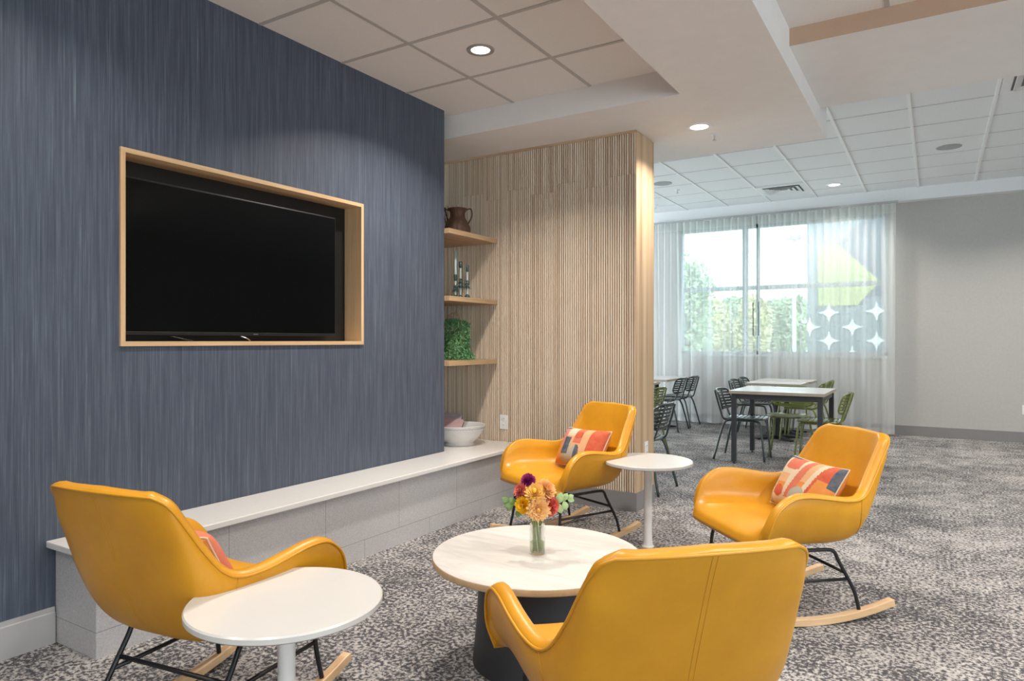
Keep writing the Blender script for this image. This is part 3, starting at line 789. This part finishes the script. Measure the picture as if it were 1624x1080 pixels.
def print_b(u, v):
    if v > .92 and u < .2: return NAVY
    if u < .08: return GREY if v > .55 else ORANGE
    if .20 < u < .36 - .04 * (v - .3) and .2 + .25 * abs(u - .28) < v < .66: return NAVY
    if u < .22: return PINK if v > .45 else ORANGE
    if u < .32 and v < .25: return BEIGE
    if (u - .52) ** 2 / .014 + (v - .14) ** 2 / .12 < 1: return NAVY if u > .5 else GREY
    if u < .40 and v < .5: return GREY
    if .42 < u < .60 and v > .52: return RED if (u - .5) ** 2 + (v - .75) ** 2 < .012 else CORAL
    if u > .76: return RED if v > .3 else ORANGE
    if .60 < u: return PEACH
    return CREAM if v > .7 else PEACH
def print_a(u, v):
    if u > .93: return ORANGE
    if u > .86: return NAVY if u < .885 else CREAM
    if u > .70: return ORANGE if v < .75 else CORAL
    if .5 < u - .2 * v < .62: return CREAM
    return CORAL if u < .3 else PEACH
def pillow(ch, fn, label, loc, rot, L=.205, H=.135, T=.072):
    t = thing('pillow', label, 'pillow', group='printed lumbar pillows')
    bm = B(); cl = bm.loops.layers.float_color.new('print'); nu, nv = 72, 48
    def surf(i, j, sgn):
        a, b = -1 + 2 * i / nu, -1 + 2 * j / nv
        x = L * a * (1 - .05 * (1 - b * b)); z = H * b * (1 - .07 * (1 - a * a))
        th = T * ((1 - a ** 4) * (1 - b ** 4)) ** .55 if abs(a) < 1 and abs(b) < 1 else 0
        th += .0022 * sin(a * 9 + b * 4) * (1 - a * a) * (1 - b * b)
        return Vector((x, sgn * th, z))
    V = {s: [[None] * (nv + 1) for _ in range(nu + 1)] for s in (1, -1)}
    for i in range(nu + 1):
        for j in range(nv + 1):
            e = i in (0, nu) or j in (0, nv)
            V[1][i][j] = bm.verts.new(surf(i, j, 1)); V[-1][i][j] = V[1][i][j] if e else bm.verts.new(surf(i, j, -1))
    for s in (1, -1):
        for i in range(nu):
            for j in range(nv):
                q = [V[s][i][j], V[s][i + 1][j], V[s][i + 1][j + 1], V[s][i][j + 1]]
                f = bm.faces.new(q if s < 0 else q[::-1])
                c = fn(1 - (i + .5) / nu, (j + .5) / nv) if s > 0 else ORANGE
                for lp in f.loops: lp[cl] = (*c, 1)
    obj('cover', bm, M['print'], t, smooth=True)
    bm = B(); pth = [surf(i, 0, 1) for i in range(nu)] + [surf(nu, j, 1) for j in range(nv)] + [surf(i, nv, 1) for i in range(nu, 0, -1)] + [surf(0, j, 1) for j in range(nv, 0, -1)]
    tube(bm, pth, .0032, 6, closed=True); obj('piping', bm, M['cream'], t, smooth=True)
    (x, y), a, tilt = CH[ch]
    mat = Matrix.Translation((x, y, 0)) @ Matrix.Rotation(a, 4, 'Z') @ Matrix.Rotation(tilt, 4, 'X') @ Matrix.Translation(loc) @ Matrix.Rotation(rot[2], 4, 'Z') @ Matrix.Rotation(rot[0], 4, 'X') @ Matrix.Rotation(rot[1], 4, 'Y')
    t.matrix_world = mat
M['cream'] = plain('cream_piping', (0.66, 0.56, 0.42), 0.8)
pillow('C', print_c, 'printed pillow with a navy edge and cream and coral patches, on the open-carpet rocking chair', (0, -.150, .556), (radians(30), 0, 0))
pillow('B', print_b, 'printed pillow with blue patches, on the rocking chair before the slatted wall', (0, -.150, .556), (radians(30), radians(2), 0))
pillow('A', print_a, 'orange printed pillow mostly hidden behind the chair back by the stone bench', (-.015, -.140, .545), (radians(32), radians(-2), radians(2)))

# ------------------------------------------------------------------ tables in the lounge
def side_table(x, y, label):
    t = thing('side_table', label, 'side table', (x, y, 0), 0, 'round white side tables')
    bm = B(); r = .268; lathe(bm, [(0, .508), (r - .006, .508), (r, .513), (r, .526), (r - .004, .5305), (0, .531)], 96); obj('tabletop', bm, M['white_lam'], t, smooth=True).modifiers.new('e', 'EDGE_SPLIT').split_angle = radians(40)
    bm = B(); lathe(bm, [(.031, .012), (.026, .04), (.0245, .10), (.0245, .46), (.030, .478), (.030, .508)], 32); obj('stem', bm, M['white_metal'], t, smooth=True)
    bm = B(); lathe(bm, [(0, 0), (.038, 0), (.038, .004), (.033, .012), (0, .012)], 40); obj('foot', bm, M['white_metal'], t, smooth=True)
side_table(-1.568, 1.326, 'round white side table in the foreground, beside the rocking chair at the bench end')
side_table(-1.497, 4.015, 'round white side table farther back, between the two rocking chairs with pillows')
t = thing('coffee_table', 'low round coffee table with a pale top on a charcoal drum base', 'coffee table', (-1.343, 2.369, 0))
R = .4125
bm = B(); lathe(bm, [(0, .419), (R - .003, .419), (R - .003, .4205), (0, .4205)], 120); obj('tabletop', bm, M['marble'], t)
bm = B(); lathe(bm, [(0, .396), (R - .003, .396), (R, .399), (R, .417), (R - .002, .4195), (0, .4195)], 120); obj('edge_band', bm, M['edge_ply'], t, smooth=True).modifiers.new('e', 'EDGE_SPLIT').split_angle = radians(40)
bm = B(); lathe(bm, [(0, 0), (.250, 0), (.254, .004), (.238, .17), (.226, .396), (0, .396)], 96); obj('drum_base', bm, M['cone_grey'], t, smooth=True).modifiers.new('e', 'EDGE_SPLIT').split_angle = radians(40)

# vase and flowers
VX, VY, VZ = -1.338, 2.362, .4207
t = thing('vase', 'small clear glass vase of flowers in the middle of the coffee table', 'vase', (VX, VY, VZ))
bm = B(); lathe(bm, [(0, 0), (.029, 0), (.031, .003), (.031, .112), (.030, .116), (.0285, .116), (.0285, .008), (0, .007)], 40); obj('glass_body', bm, M['glass'], t, smooth=True)
bm = B(); lathe(bm, [(0, .0075), (.0283, .0085), (.0283, .046), (0, .046)], 40); obj('water', bm, M['water'], t, smooth=True)
RT = Vector((cos(YAW), sin(YAW), 0)); FW = Vector((-sin(YAW), cos(YAW), 0))
def petal(bm, base, d, nrm, L, W, curl):
    """a cupped petal: base point, outward direction, up normal"""
    side = d.cross(nrm).normalized(); pts = []
    for tt, ww, cc in ((0, .35, 0), (.45, 1, .25), (.8, .8, .7), (1, .12, 1.1)):
        c = base + d * (L * tt) + nrm * (curl * L * cc * tt)
        pts.append((bm.verts.new(c - side * W * ww + nrm * .12 * W * ww), bm.verts.new(c), bm.verts.new(c + side * W * ww + nrm * .12 * W * ww)))
    for a, b in zip(pts[:-1], pts[1:]):
        bm.faces.new((a[0], a[1], b[1], b[0])); bm.faces.new((a[1], a[2], b[2], b[1]))
def petal_mat(name, c):
    k = N(name); at = k.n('ShaderNodeAttribute', attribute_name='tone')
    lo = tuple(x * .68 for x in c); hi = tuple(min(.95, x * 1.18 + .04) for x in c)
    k.col(k.ramp(at.outputs['Fac'], [(0.0, lo), (0.5, c), (1.0, hi)])).p(Roughness=0.6); k.b.inputs['Specular IOR Level'].default_value = 0.2
    return k.m
def flower(name, label, dx, dz, dd, r, colr, face, n=90, pet=.5, wd=.14, cen=None):
    """dx across the view, dz above the table, dd in depth, all measured from the vase"""
    r *= 1.15
    t = thing(name, label, 'flower', (VX, VY, VZ), 0, 'cut flowers in the vase')
    c = RT * dx + FW * dd + Vector((0, 0, dz))
    fdir = face.normalized()
    m = petal_mat('petal_' + name, colr)
    bm = B(); tl = bm.verts.layers.float.new('tone')
    lathe(bm, [(r * .34 * sin(a), -r * .34 * cos(a)) for a in [pi * i / 8 for i in range(9)]], 14, tuple(c - fdir * r * .15))
    q = fdir.to_track_quat('Z', 'Y')
    for i in range(n):
        zz = 1 - 1.6 * (i + .5) / n; a = i * 2.399963 + random.uniform(-.1, .1)
        rr = sqrt(max(0, 1 - zz * zz)); d = q @ Vector((rr * cos(a), rr * sin(a), zz))
        tang = q @ Vector((cos(a), sin(a), 0)); out = (d * .8 + tang * (.15 + .35 * pet)).normalized()
        nrm = fdir + d * .3; nrm = nrm - out * nrm.dot(out)
        nrm = nrm.normalized() if nrm.length > .05 else out.orthogonal().normalized()
        n0 = len(bm.verts)
        petal(bm, c - fdir * r * .12 + d * r * .25, out, nrm, r * (.45 + pet * .55 * (1 - zz) / 1.6) * random.uniform(.88, 1.12), r * wd, .22)
        bm.verts.ensure_lookup_table(); t0 = random.uniform(-.18, .18)
        for k2, v in enumerate(bm.verts[n0:]): v[tl] = (0, .4, .8, 1)[k2 // 3] + t0
    obj('bloom', bm, m, t)
    if cen:
        bm = B(); lathe(bm, [(r * .2 * sin(a), -r * .2 * cos(a)) for a in [pi * i / 8 for i in range(9)]], 12, tuple(c + fdir * r * .36)); obj('centre', bm, plain('flower_centre', cen, .7), t)
    b0 = RT * (dx * .22) + FW * (dd * .22) + Vector((random.uniform(-.012, .012), random.uniform(-.012, .012), .012))
    b1 = RT * (dx * .25) + FW * (dd * .25) + Vector((0, 0, .115))
    bm = B(); tube(bm, catmull([b0, b1, c * .6 + b1 * .4 + Vector((0, 0, -.005)), c - fdir * r * .3], 5), .0030, 7); obj('stem', bm, M['stem'], t, smooth=True)
toC = -FW
def fc(rx, up, fw): return RT * rx + Vector((0, 0, up)) + toC * fw
z0 = .42
random.seed(21)
flower('pompon_dahlia', 'deep magenta pompon dahlia at the top of the bouquet', -.036, .708 - z0, .02, .031, (.30, .012, .15), fc(-.2, 1, .5), 150, .40, .15)
flower('dahlia', 'coral pink dahlia at the upper left of the bouquet', -.068, .668 - z0, .0, .031, (.66, .17, .13), fc(-.8, .5, .7), 80, .55, .16)
flower('marigold', 'bright yellow ruffled flower at the lower left of the bouquet', -.056, .616 - z0, -.025, .036, (.92, .52, .012), fc(-.5, .1, 1), 150, .42, .14)
flower('dahlia', 'peach yellow dahlia opening upward in the middle of the bouquet', -.010, .664 - z0, -.02, .040, (.90, .54, .14), fc(-.1, .75, .8), 80, .65, .18, (.78, .50, .05))
flower('dahlia', 'large peach dahlia at the upper right of the bouquet', .036, .672 - z0, .005, .042, (.88, .46, .18), fc(.5, .55, .7), 100, .6, .16)
flower('dahlia', 'wide peach dahlia facing front at the bottom of the bouquet', .002, .604 - z0, -.045, .041, (.90, .54, .24), fc(.05, .05, 1), 90, .85, .15, (.72, .36, .06))
flower('dahlia', 'coral red dahlia at the right side of the bouquet', .058, .608 - z0, -.01, .036, (.68, .13, .10), fc(.8, .1, .8), 100, .6, .16)
def sprig(label, pts, leaves, mat):
    t = thing('leaf_sprig', label, 'leaf sprig', (VX, VY, VZ), 0, 'leafy sprigs in the vase')
    P = [RT * a + FW * b + Vector((0, 0, c)) for a, b, c in pts]
    bm = B(); tube(bm, catmull(P, 6), .0022, 6); obj('stem', bm, M['stem'], t, smooth=True)
    for a, b, c, L, da, dc in leaves:
        bm = B(); d = (RT * da + Vector((0, 0, dc))).normalized(); nrm = (toC + Vector((0, 0, .4))); nrm = (nrm - d * nrm.dot(d)).normalized(); side = d.cross(nrm)
        base = RT * a + FW * b + Vector((0, 0, c)); rows = []
        for tt, w in ((0, .08), (.25, .75), (.5, 1), (.75, .8), (1, .1)):
            q = base + d * L * tt + nrm * (.12 * L * sin(pi * tt)); hw = L * .36 * w
            rows.append([bm.verts.new(q - side * hw), bm.verts.new(q + nrm * .003), bm.verts.new(q + side * hw)])
        for r1, r2 in zip(rows[:-1], rows[1:]):
            bm.faces.new((r1[0], r1[1], r2[1], r2[0])); bm.faces.new((r1[1], r1[2], r2[2], r2[1]))
        obj('leaf', bm, mat, t, smooth=True)
sprig('green leafy sprig reaching left out of the bouquet', [(-.01, 0, .015), (-.014, 0, .115), (-.05, .01, .165), (-.11, .01, .20)],
      [(-.085, .01, .185, .040, -.6, .8), (-.09, .01, .19, .042, -1, .05), (-.10, .01, .197, .036, -.5, -.9), (-.075, .01, .18, .036, .0, 1), (-.11, .01, .2, .034, -.9, .5), (-.07, .0, .175, .034, -.3, -1)], M['leaf'])
sprig('pale green sprig with rounded leaves reaching right out of the bouquet', [(.01, 0, .015), (.014, 0, .115), (.05, .01, .17), (.12, .01, .215)],
      [(.085, .01, .195, .045, .25, 1), (.082, .01, .195, .042, .35, -1), (.105, .01, .205, .038, .3, -1), (.118, .01, .213, .030, 1, .5), (.118, .01, .213, .030, 1, -.3), (.10, .01, .205, .036, .7, 1)], M['leaf_pale'])

# ------------------------------------------------------------------ dining furniture
def table_4leg():
    X0, X1, Y0, Y1, Z = -1.805, -.905, 7.165, 8.075, .748
    cx, cy = (X0 + X1) / 2, (Y0 + Y1) / 2; a, b = (X1 - X0) / 2, (Y1 - Y0) / 2
    t = thing('dining_table', 'square dining table with charcoal legs, nearest of the dining tables', 'dining table', (cx, cy, 0), 0, 'dining tables')
    obj('tabletop', boxb(-a, a, -b, b, Z - .003, Z), M['white_lam'], t)
    obj('edge_band', boxb(-a, a, -b, b, Z - .030, Z - .003), M['edge_grey'], t)
    for sx in (-1, 1):
        for sy in (-1, 1):
            x, y = sx * (a - .042), sy * (b - .042)
            l = obj('leg', boxb(x - .023, x + .023, y - .023, y + .023, .022, Z - .030), M['char_metal'], t, bevel=.002)
            bm = B(); lathe(bm, [(0, 0), (.016, 0), (.016, .008), (.006, .012), (.006, .023)], 14, (x, y, 0)); obj('glide', bm, M['black_metal'], l)
    for sy in (-1, 1):
        y = sy * (b - .042); obj('apron', boxb(-a + .065, a - .065, y - .012, y + .012, Z - .085, Z - .030), M['char_metal'], t)
        x = sy * (a - .042); obj('apron', boxb(x - .012, x + .012, -b + .065, b - .065, Z - .085, Z - .030), M['char_metal'], t)
table_4leg()
def pedestal_table(x0, x1, y0, y1, label, Z=.722):
    cx, cy = (x0 + x1) / 2, (y0 + y1) / 2; a, b = (x1 - x0) / 2, (y1 - y0) / 2
    t = thing('dining_table', label, 'dining table', (cx, cy, 0), 0, 'dining tables')
    obj('tabletop', boxb(-a, a, -b, b, Z - .003, Z), M['white_lam'], t); obj('edge_band', boxb(-a, a, -b, b, Z - .028, Z - .003), M['edge_grey'], t)
    bm = B(); lathe(bm, [(.034, .03), (.034, Z - .04)], 20); obj('column', bm, M['black_metal'], t, smooth=True)
    bm = B(); box(bm, -.09, .09, -.09, .09, Z - .04, Z - .028); obj('mounting_plate', bm, M['black_metal'], t)
    bm = B()
    for ang in (pi / 4, 3 * pi / 4):
        ca, sa = cos(ang), sin(ang); L = .30
        ps = []
        for s, z1 in ((-L, .018), (0, .05), (L, .018)):
            ps.append([bm.verts.new((ca * s - sa * w, sa * s + ca * w, z)) for w, z in ((-.03, .001), (.03, .001), (.03, z1), (-.03, z1))])
        for p, q in zip(ps[:-1], ps[1:]):
            for k2 in range(4): bm.faces.new((p[k2], p[(k2 + 1) % 4], q[(k2 + 1) % 4], q[k2]))
        bm.faces.new(ps[0][::-1]); bm.faces.new(ps[-1])
    obj('foot', bm, M['black_metal'], t)
pedestal_table(-2.07, -1.40, 9.00, 9.62, 'pedestal dining table directly behind the square four-legged one')
pedestal_table(-2.08, -1.38, 9.68, 10.20, 'pedestal dining table closest to the curtain, at the window middle')
pedestal_table(-3.78, -3.12, 9.10, 10.10, 'pedestal dining table by the curtain, beside the two dark chairs')
pedestal_table(-3.70, -3.05, 8.05, 8.62, 'pedestal dining table whose corner shows past the slatted wall end')

def make_dining(mat):
    t = thing('dining_chair', '', 'dining chair', group='slatted metal dining chairs')
    # seat: rounded, slightly dished, made of slats with gaps
    bm = B(); hx, y0, y1 = .210, -.185, .215
    def halfw(y):
        a = (y - (y0 + y1) / 2) / ((y1 - y0) / 2); return hx * (1 - abs(a) ** 4) ** .25 if abs(a) < 1 else 0
    ns = 9; pit = (y1 - y0) / ns
    for i in range(ns):
        ya, yb = y0 + i * pit + .006, y0 + (i + 1) * pit - .006
        for q in range(10):
            u0, u1 = -1 + q * .2, -1 + (q + 1) * .2
            def P(u, y, dz): return Vector((u * min(halfw(y), hx), y, .428 + .012 * u * u + dz))
            vs = [bm.verts.new(P(*p)) for p in ((u0, ya, 0), (u1, ya, 0), (u1, yb, 0), (u0, yb, 0), (u0, ya, .006), (u1, ya, .006), (u1, yb, .006), (u0, yb, .006))]
            for f in ((3, 2, 1, 0), (4, 5, 6, 7), (0, 1, 5, 4), (1, 2, 6, 5), (2, 3, 7, 6), (3, 0, 4, 7)): bm.faces.new([vs[i2] for i2 in f])
    per = [(hx * math.copysign(abs(cos(a)) ** .5, cos(a)), .015 + .2 * math.copysign(abs(sin(a)) ** .5, sin(a)), .431 + .012 * abs(cos(a))) for a in [2 * pi * i / 40 for i in range(40)]]
    tube(bm, per, .008, 6, closed=True)
    obj('seat', bm, mat, t)
    # backrest: curved rounded panel of horizontal slats
    bm = B(); wx, zb, zt = .215, .525, .738
    def bp(u, v, d=0): 
        z = zb + (zt - zb) * v
        return Vector((wx * u, -.225 - .065 * v + .055 * u * u + d, z))
    def bw(v):
        a = abs(2 * v - 1); return (1 - a ** 4.5) ** (1 / 4.5) if a < 1 else 0
    nb = 7
    for i in range(nb):
        va, vb = (i + .12) / nb, (i + .80) / nb
        for q in range(12):
            u0, u1 = -1 + q / 6, -1 + (q + 1) / 6
            vs = [bm.verts.new(bp(u * min(bw(v) * 1.0, 1), v, d)) for u, v, d in ((u0, va, 0), (u1, va, 0), (u1, vb, 0), (u0, vb, 0), (u0, va, -.006), (u1, va, -.006), (u1, vb, -.006), (u0, vb, -.006))]
            for f in ((3, 2, 1, 0), (4, 5, 6, 7), (0, 1, 5, 4), (1, 2, 6, 5), (2, 3, 7, 6), (3, 0, 4, 7)): bm.faces.new([vs[i2] for i2 in f])
    per = []
    for i in range(48):
        a = 2 * pi * i / 48; per.append(bp(math.copysign(abs(cos(a)) ** (2 / 4.5), cos(a)), .5 + .5 * math.copysign(abs(sin(a)) ** (2 / 4.5), sin(a))))
    tube(bm, per, .009, 6, closed=True)
    obj('backrest', bm, mat, t)
    for s in (-1, 1):
        bm = B(); tube(bm, catmull([(s * .13, -.02, .418), (s * .145, -.15, .418), (s * .148, -.195, .445), (s * .140, -.222, .52), (s * .128, -.262, .64), (s * .12, -.286, .725)], 6), .010, 8); obj('back_post', bm, mat, t, smooth=True)
        bm = B(); tube(bm, catmull([(s * .12, .02, .416), (s * .165, -.13, .416), (s * .178, -.165, .392), (s * .195, -.20, .29), (s * .236, -.268, .004)], 6), .0115, 8); obj('leg', bm, mat, t, smooth=True)
        bm = B(); tube(bm, catmull([(s * .12, .0, .416), (s * .150, .145, .416), (s * .158, .185, .392), (s * .160, .205, .29), (s * .165, .235, .004)], 6), .0115, 8); obj('leg', bm, mat, t, smooth=True)
    return t
GD, GO = make_dining(M['green_dark']), make_dining(M['green_olive'])
EAST, WEST, SOUTH = -pi / 2, pi / 2, pi
first = {id(GD): True, id(GO): True}
def put(proto, x, y, a, label):
    c = proto if first.pop(id(proto), False) else copy_tree(proto)
    c.location = (x, y, 0); c.rotation_euler = (0, 0, a); c['label'] = label
put(GD, -1.738, 7.567, EAST, 'dark green slatted chair at the left side of the nearest dining table')
put(GD, -2.05, 9.38, EAST, 'dark green slatted chair left of the pedestal table behind the nearest one')
put(GD, -2.06, 9.95, EAST, 'dark green slatted chair by the curtain, only its backrest top showing past another backrest')
put(GD, -2.165, 5.56, WEST, 'dark green slatted chair just past the slatted wall end, behind the far side table')
put(GD, -3.27, 9.45, WEST, 'dark green slatted chair beyond the slatted wall, second from the curtain')
put(GD, -3.27, 10.00, WEST, 'dark green slatted chair beyond the slatted wall, closest to the curtain')
put(GO, -1.375, 8.04, SOUTH, 'olive green slatted chair behind the nearest dining table, facing the lounge')
put(GO, -1.00, 7.667, WEST, 'olive green slatted chair at the right side of the nearest dining table')
put(GO, -1.43, 9.26, WEST, 'olive green slatted chair right of the pedestal table behind the nearest one')
put(GO, -1.43, 9.84, WEST, 'olive green slatted chair closest to the curtain, its backrest past another olive one')
put(GO, -2.88, 7.42, WEST, 'olive green slatted chair beyond the slatted wall, cut off by the wall end')

# ------------------------------------------------------------------ curtains
YC = 10.32
t = thing('curtain_track', 'slim grey curtain track under the ceiling header over the window', 'curtain track', (0, 0, 0))
obj('rail', boxb(-3.76, -.42, YC - .02, YC + .02, 3.068, 3.094), M['chrome'], t)
def curtain(x0, x1, label, seed):
    rnd = random.Random(seed)
    t = thing('sheer_curtain', label, 'curtain', ((x0 + x1) / 2, YC, 0), 0, 'sheer curtain panels')
    cx = (x0 + x1) / 2; W = x1 - x0; nf = int(W / .098); nx = nf * 10
    ph = [rnd.uniform(-.9, .9) for _ in range(nf + 3)]; am = [rnd.uniform(.5, 1.35) for _ in range(nf + 3)]
    def pt(u, z):
        x = u * nf; i = int(x); f = x - i; f = f * f * (3 - 2 * f)
        p = ph[i] * (1 - f) + ph[i + 1] * f; a = am[i] * (1 - f) + am[i + 1] * f
        low = 1 - z / 3.06
        lw = min(1, low * 1.6)
        y = .030 * (1 - .62 * lw) * sin(2 * pi * x + p * low * 2.2) + .052 * lw * a * sin(2 * pi * x * .42 + 1.6 * p)
        return (x0 + W * u - cx + .02 * low * p, y, z)
    def sheet(zs):
        bm = B(); R = []
        for z in zs: R.append([bm.verts.new(pt(i / nx * .9999, z)) for i in range(nx + 1)])
        for a, b in zip(R[:-1], R[1:]):
            for i in range(nx): bm.faces.new((a[i], a[i + 1], b[i + 1], b[i]))
        return bm
    obj('fabric', sheet([.032 + (2.935 - .032) * i / 20 for i in range(21)]), M['sheer'], t, smooth=True)
    obj('heading', sheet([2.935, 2.98, 3.02, 3.064]), M['sheer_head'], t, smooth=True)
    bm = sheet([.032, .06, .09]); 
    for v in bm.verts: v.co.y -= .002
    obj('hem', bm, M['sheer'], t, smooth=True)
curtain(-3.735, -2.215, 'left sheer white curtain panel across the window', 4)
curtain(-2.185, -.445, 'right sheer white curtain panel across the window, over the mural', 9)
t = thing('curtain_wand', 'thin draw wand with a dark grip at the middle of the curtains, left one', 'curtain wand', (-2.245, YC - .055, 0), 0, 'curtain wands')
bm = B(); tube(bm, [(0, 0, 3.066), (.0025, -.0025, 1.80)], .0035, 8); obj('rod', bm, M['plate'], t, smooth=True)
bm = B(); tube(bm, [(.0025, -.0025, 1.81), (.004, -.004, 1.33)], .006, 8); obj('grip', bm, M['black_metal'], t, smooth=True)
t2 = copy_tree(t); t2.location.x = -2.168; t2['label'] = 'thin draw wand with a dark grip at the middle of the curtains, right one'

# ------------------------------------------------------------------ outside the window
struct('ground_outside', boxb(-60, 60, YB + .25, 90, -.5, -.3), M['ground'])
t = thing('building_wing', 'grey building wing with a yellow-green and star mural outside the window', 'building', (0, 14, 0))
obj('wall', boxb(-2.07, 6.0, 0, .3, -.3, 6.5), M['stucco'], t)
bm = B(); prism(bm, [(-1.56, 3.05), (-1.0, 3.55), (3.0, 5.6), (3.0, 1.93), (-1.2, 1.93), (-.845, 2.325)], 'y', -.012, 0); obj('dark_panel', bm, M['m_dark'], t)
bm = B(); prism(bm, [(-1.873, 3.01), (-1.55, 3.046), (-.849, 2.325), (-1.215, 1.905), (-1.873, 1.905)], 'y', -.024, -.004); obj('yellow_panel', bm, M['m_yellow'], t)
bm = B(); bs = B()
for cx, cz in ((-1.69, 1.776), (-.905, 1.789), (-1.30, 1.506), (-2.02, 1.51), (-1.69, 1.255), (-.905, 1.255), (-1.30, .99), (-.50, 1.506), (-.12, 1.776), (-.12, 1.255)):
    prism(bm, [(max(cx + .27 * cos(a), -2.07), cz + .27 * sin(a)) for a in [2 * pi * i / 28 for i in range(28)]], 'y', -.014 - .0004 * len(bm.verts) / 56, 0)
    st = []
    for q in range(4):
        a0 = q * pi / 2
        for sft, rr in ((0, .185), (.10, .135), (.30, .088), (pi / 4, .072), (pi / 2 - .30, .088), (pi / 2 - .10, .135)): st.append((max(cx + rr * cos(a0 + sft), -2.07), cz + rr * sin(a0 + sft)))
    prism(bs, st, 'y', -.032, -.004)
obj('circle_pattern', bm, M['m_circle'], t); obj('star_pattern', bs, M['m_star'], t)
t = thing('street_lamp', 'slim grey lamp post far outside the window', 'street lamp', (-5.58, 34, -.3))
bm = B(); lathe(bm, [(.09, 0), (.07, 6.3), (0, 6.3)], 12); obj('pole', bm, M['alu'], t, smooth=True)
obj('lamp_head', boxb(-.35, .35, -.15, .15, 6.25, 6.42), M['alu'], t)

def leaf_cloud(bm, c, rx, rz, n, s, rnd):
    for _ in range(n):
        while True:
            p = Vector((rnd.uniform(-1, 1), rnd.uniform(-1, 1), rnd.uniform(-1, 1)))
            if .25 < p.length < 1: break
        q = Vector((c[0] + p.x * rx, c[1] + p.y * rx, c[2] + p.z * rz))
        d = Vector((rnd.gauss(0, 1), rnd.gauss(0, 1), rnd.gauss(0, 1))).normalized(); e = d.orthogonal().normalized(); ss = s * rnd.uniform(.6, 1.3)
        bm.faces.new([bm.verts.new(q + d * ss), bm.verts.new(q + e * ss * .6), bm.verts.new(q - d * ss), bm.verts.new(q - e * ss * .6)])
def tree(x, y, h, r, mat, label, seed, crowns=8, n=1000, s=.17):
    rnd = random.Random(seed)
    t = thing('tree', label, 'tree', (x, y, -.3), 0, 'trees outside the window')
    bm = B(); tube(bm, [(0, 0, 0), (.05, 0, h * .4), (0, .05, h * .8)], [.16, .12, .05], 10); obj('trunk', bm, M['bark'], t, smooth=True)
    bm = B()
    for i in range(crowns):
        a = 2 * pi * i / crowns; rr = r * .5 * rnd.uniform(.5, 1.1)
        leaf_cloud(bm, (rr * cos(a), rr * sin(a), h * rnd.uniform(.45, .78)), r * .6, h * .26, n, s, rnd)
    leaf_cloud(bm, (0, 0, h * .78), r * .5, h * .22, n, s, rnd); leaf_cloud(bm, (0, 0, h * .3), r * .8, h * .22, n, s, rnd)
    obj('crown', bm, mat, t)
tree(-8.2, 26, 4.7, 1.3, M['tree_green'], 'tallest loose green tree outside, at the left end of the window', 1, 6, 420, .12)
tree(-12.3, 38, 4.1, .95, M['tree_green'], 'round green tree outside, left of the window middle', 2)
tree(-10.3, 38, 3.8, .95, M['tree_yellow'], 'yellowing tree outside, behind the window mullion', 3)
tree(-8.3, 38, 4.0, .95, M['tree_yellow'], 'yellowing bushy tree outside, just right of the mullion', 4)
tree(-6.75, 40.5, 3.9, .95, M['tree_green'], 'green bushy tree outside, beside the mural wall edge', 8)
tree(-15.8, 50, 4.5, 1.6, M['tree_yellow'], 'yellowing tree outside, behind the tall green tree on the left', 5)
tree(-12.3, 50, 4.7, 1.6, M['tree_green'], 'green tree outside, behind the yellowing trees', 6)
tree(-8.9, 51, 4.6, 1.6, M['tree_green'], 'green tree outside, farthest back near the lamp post', 7)
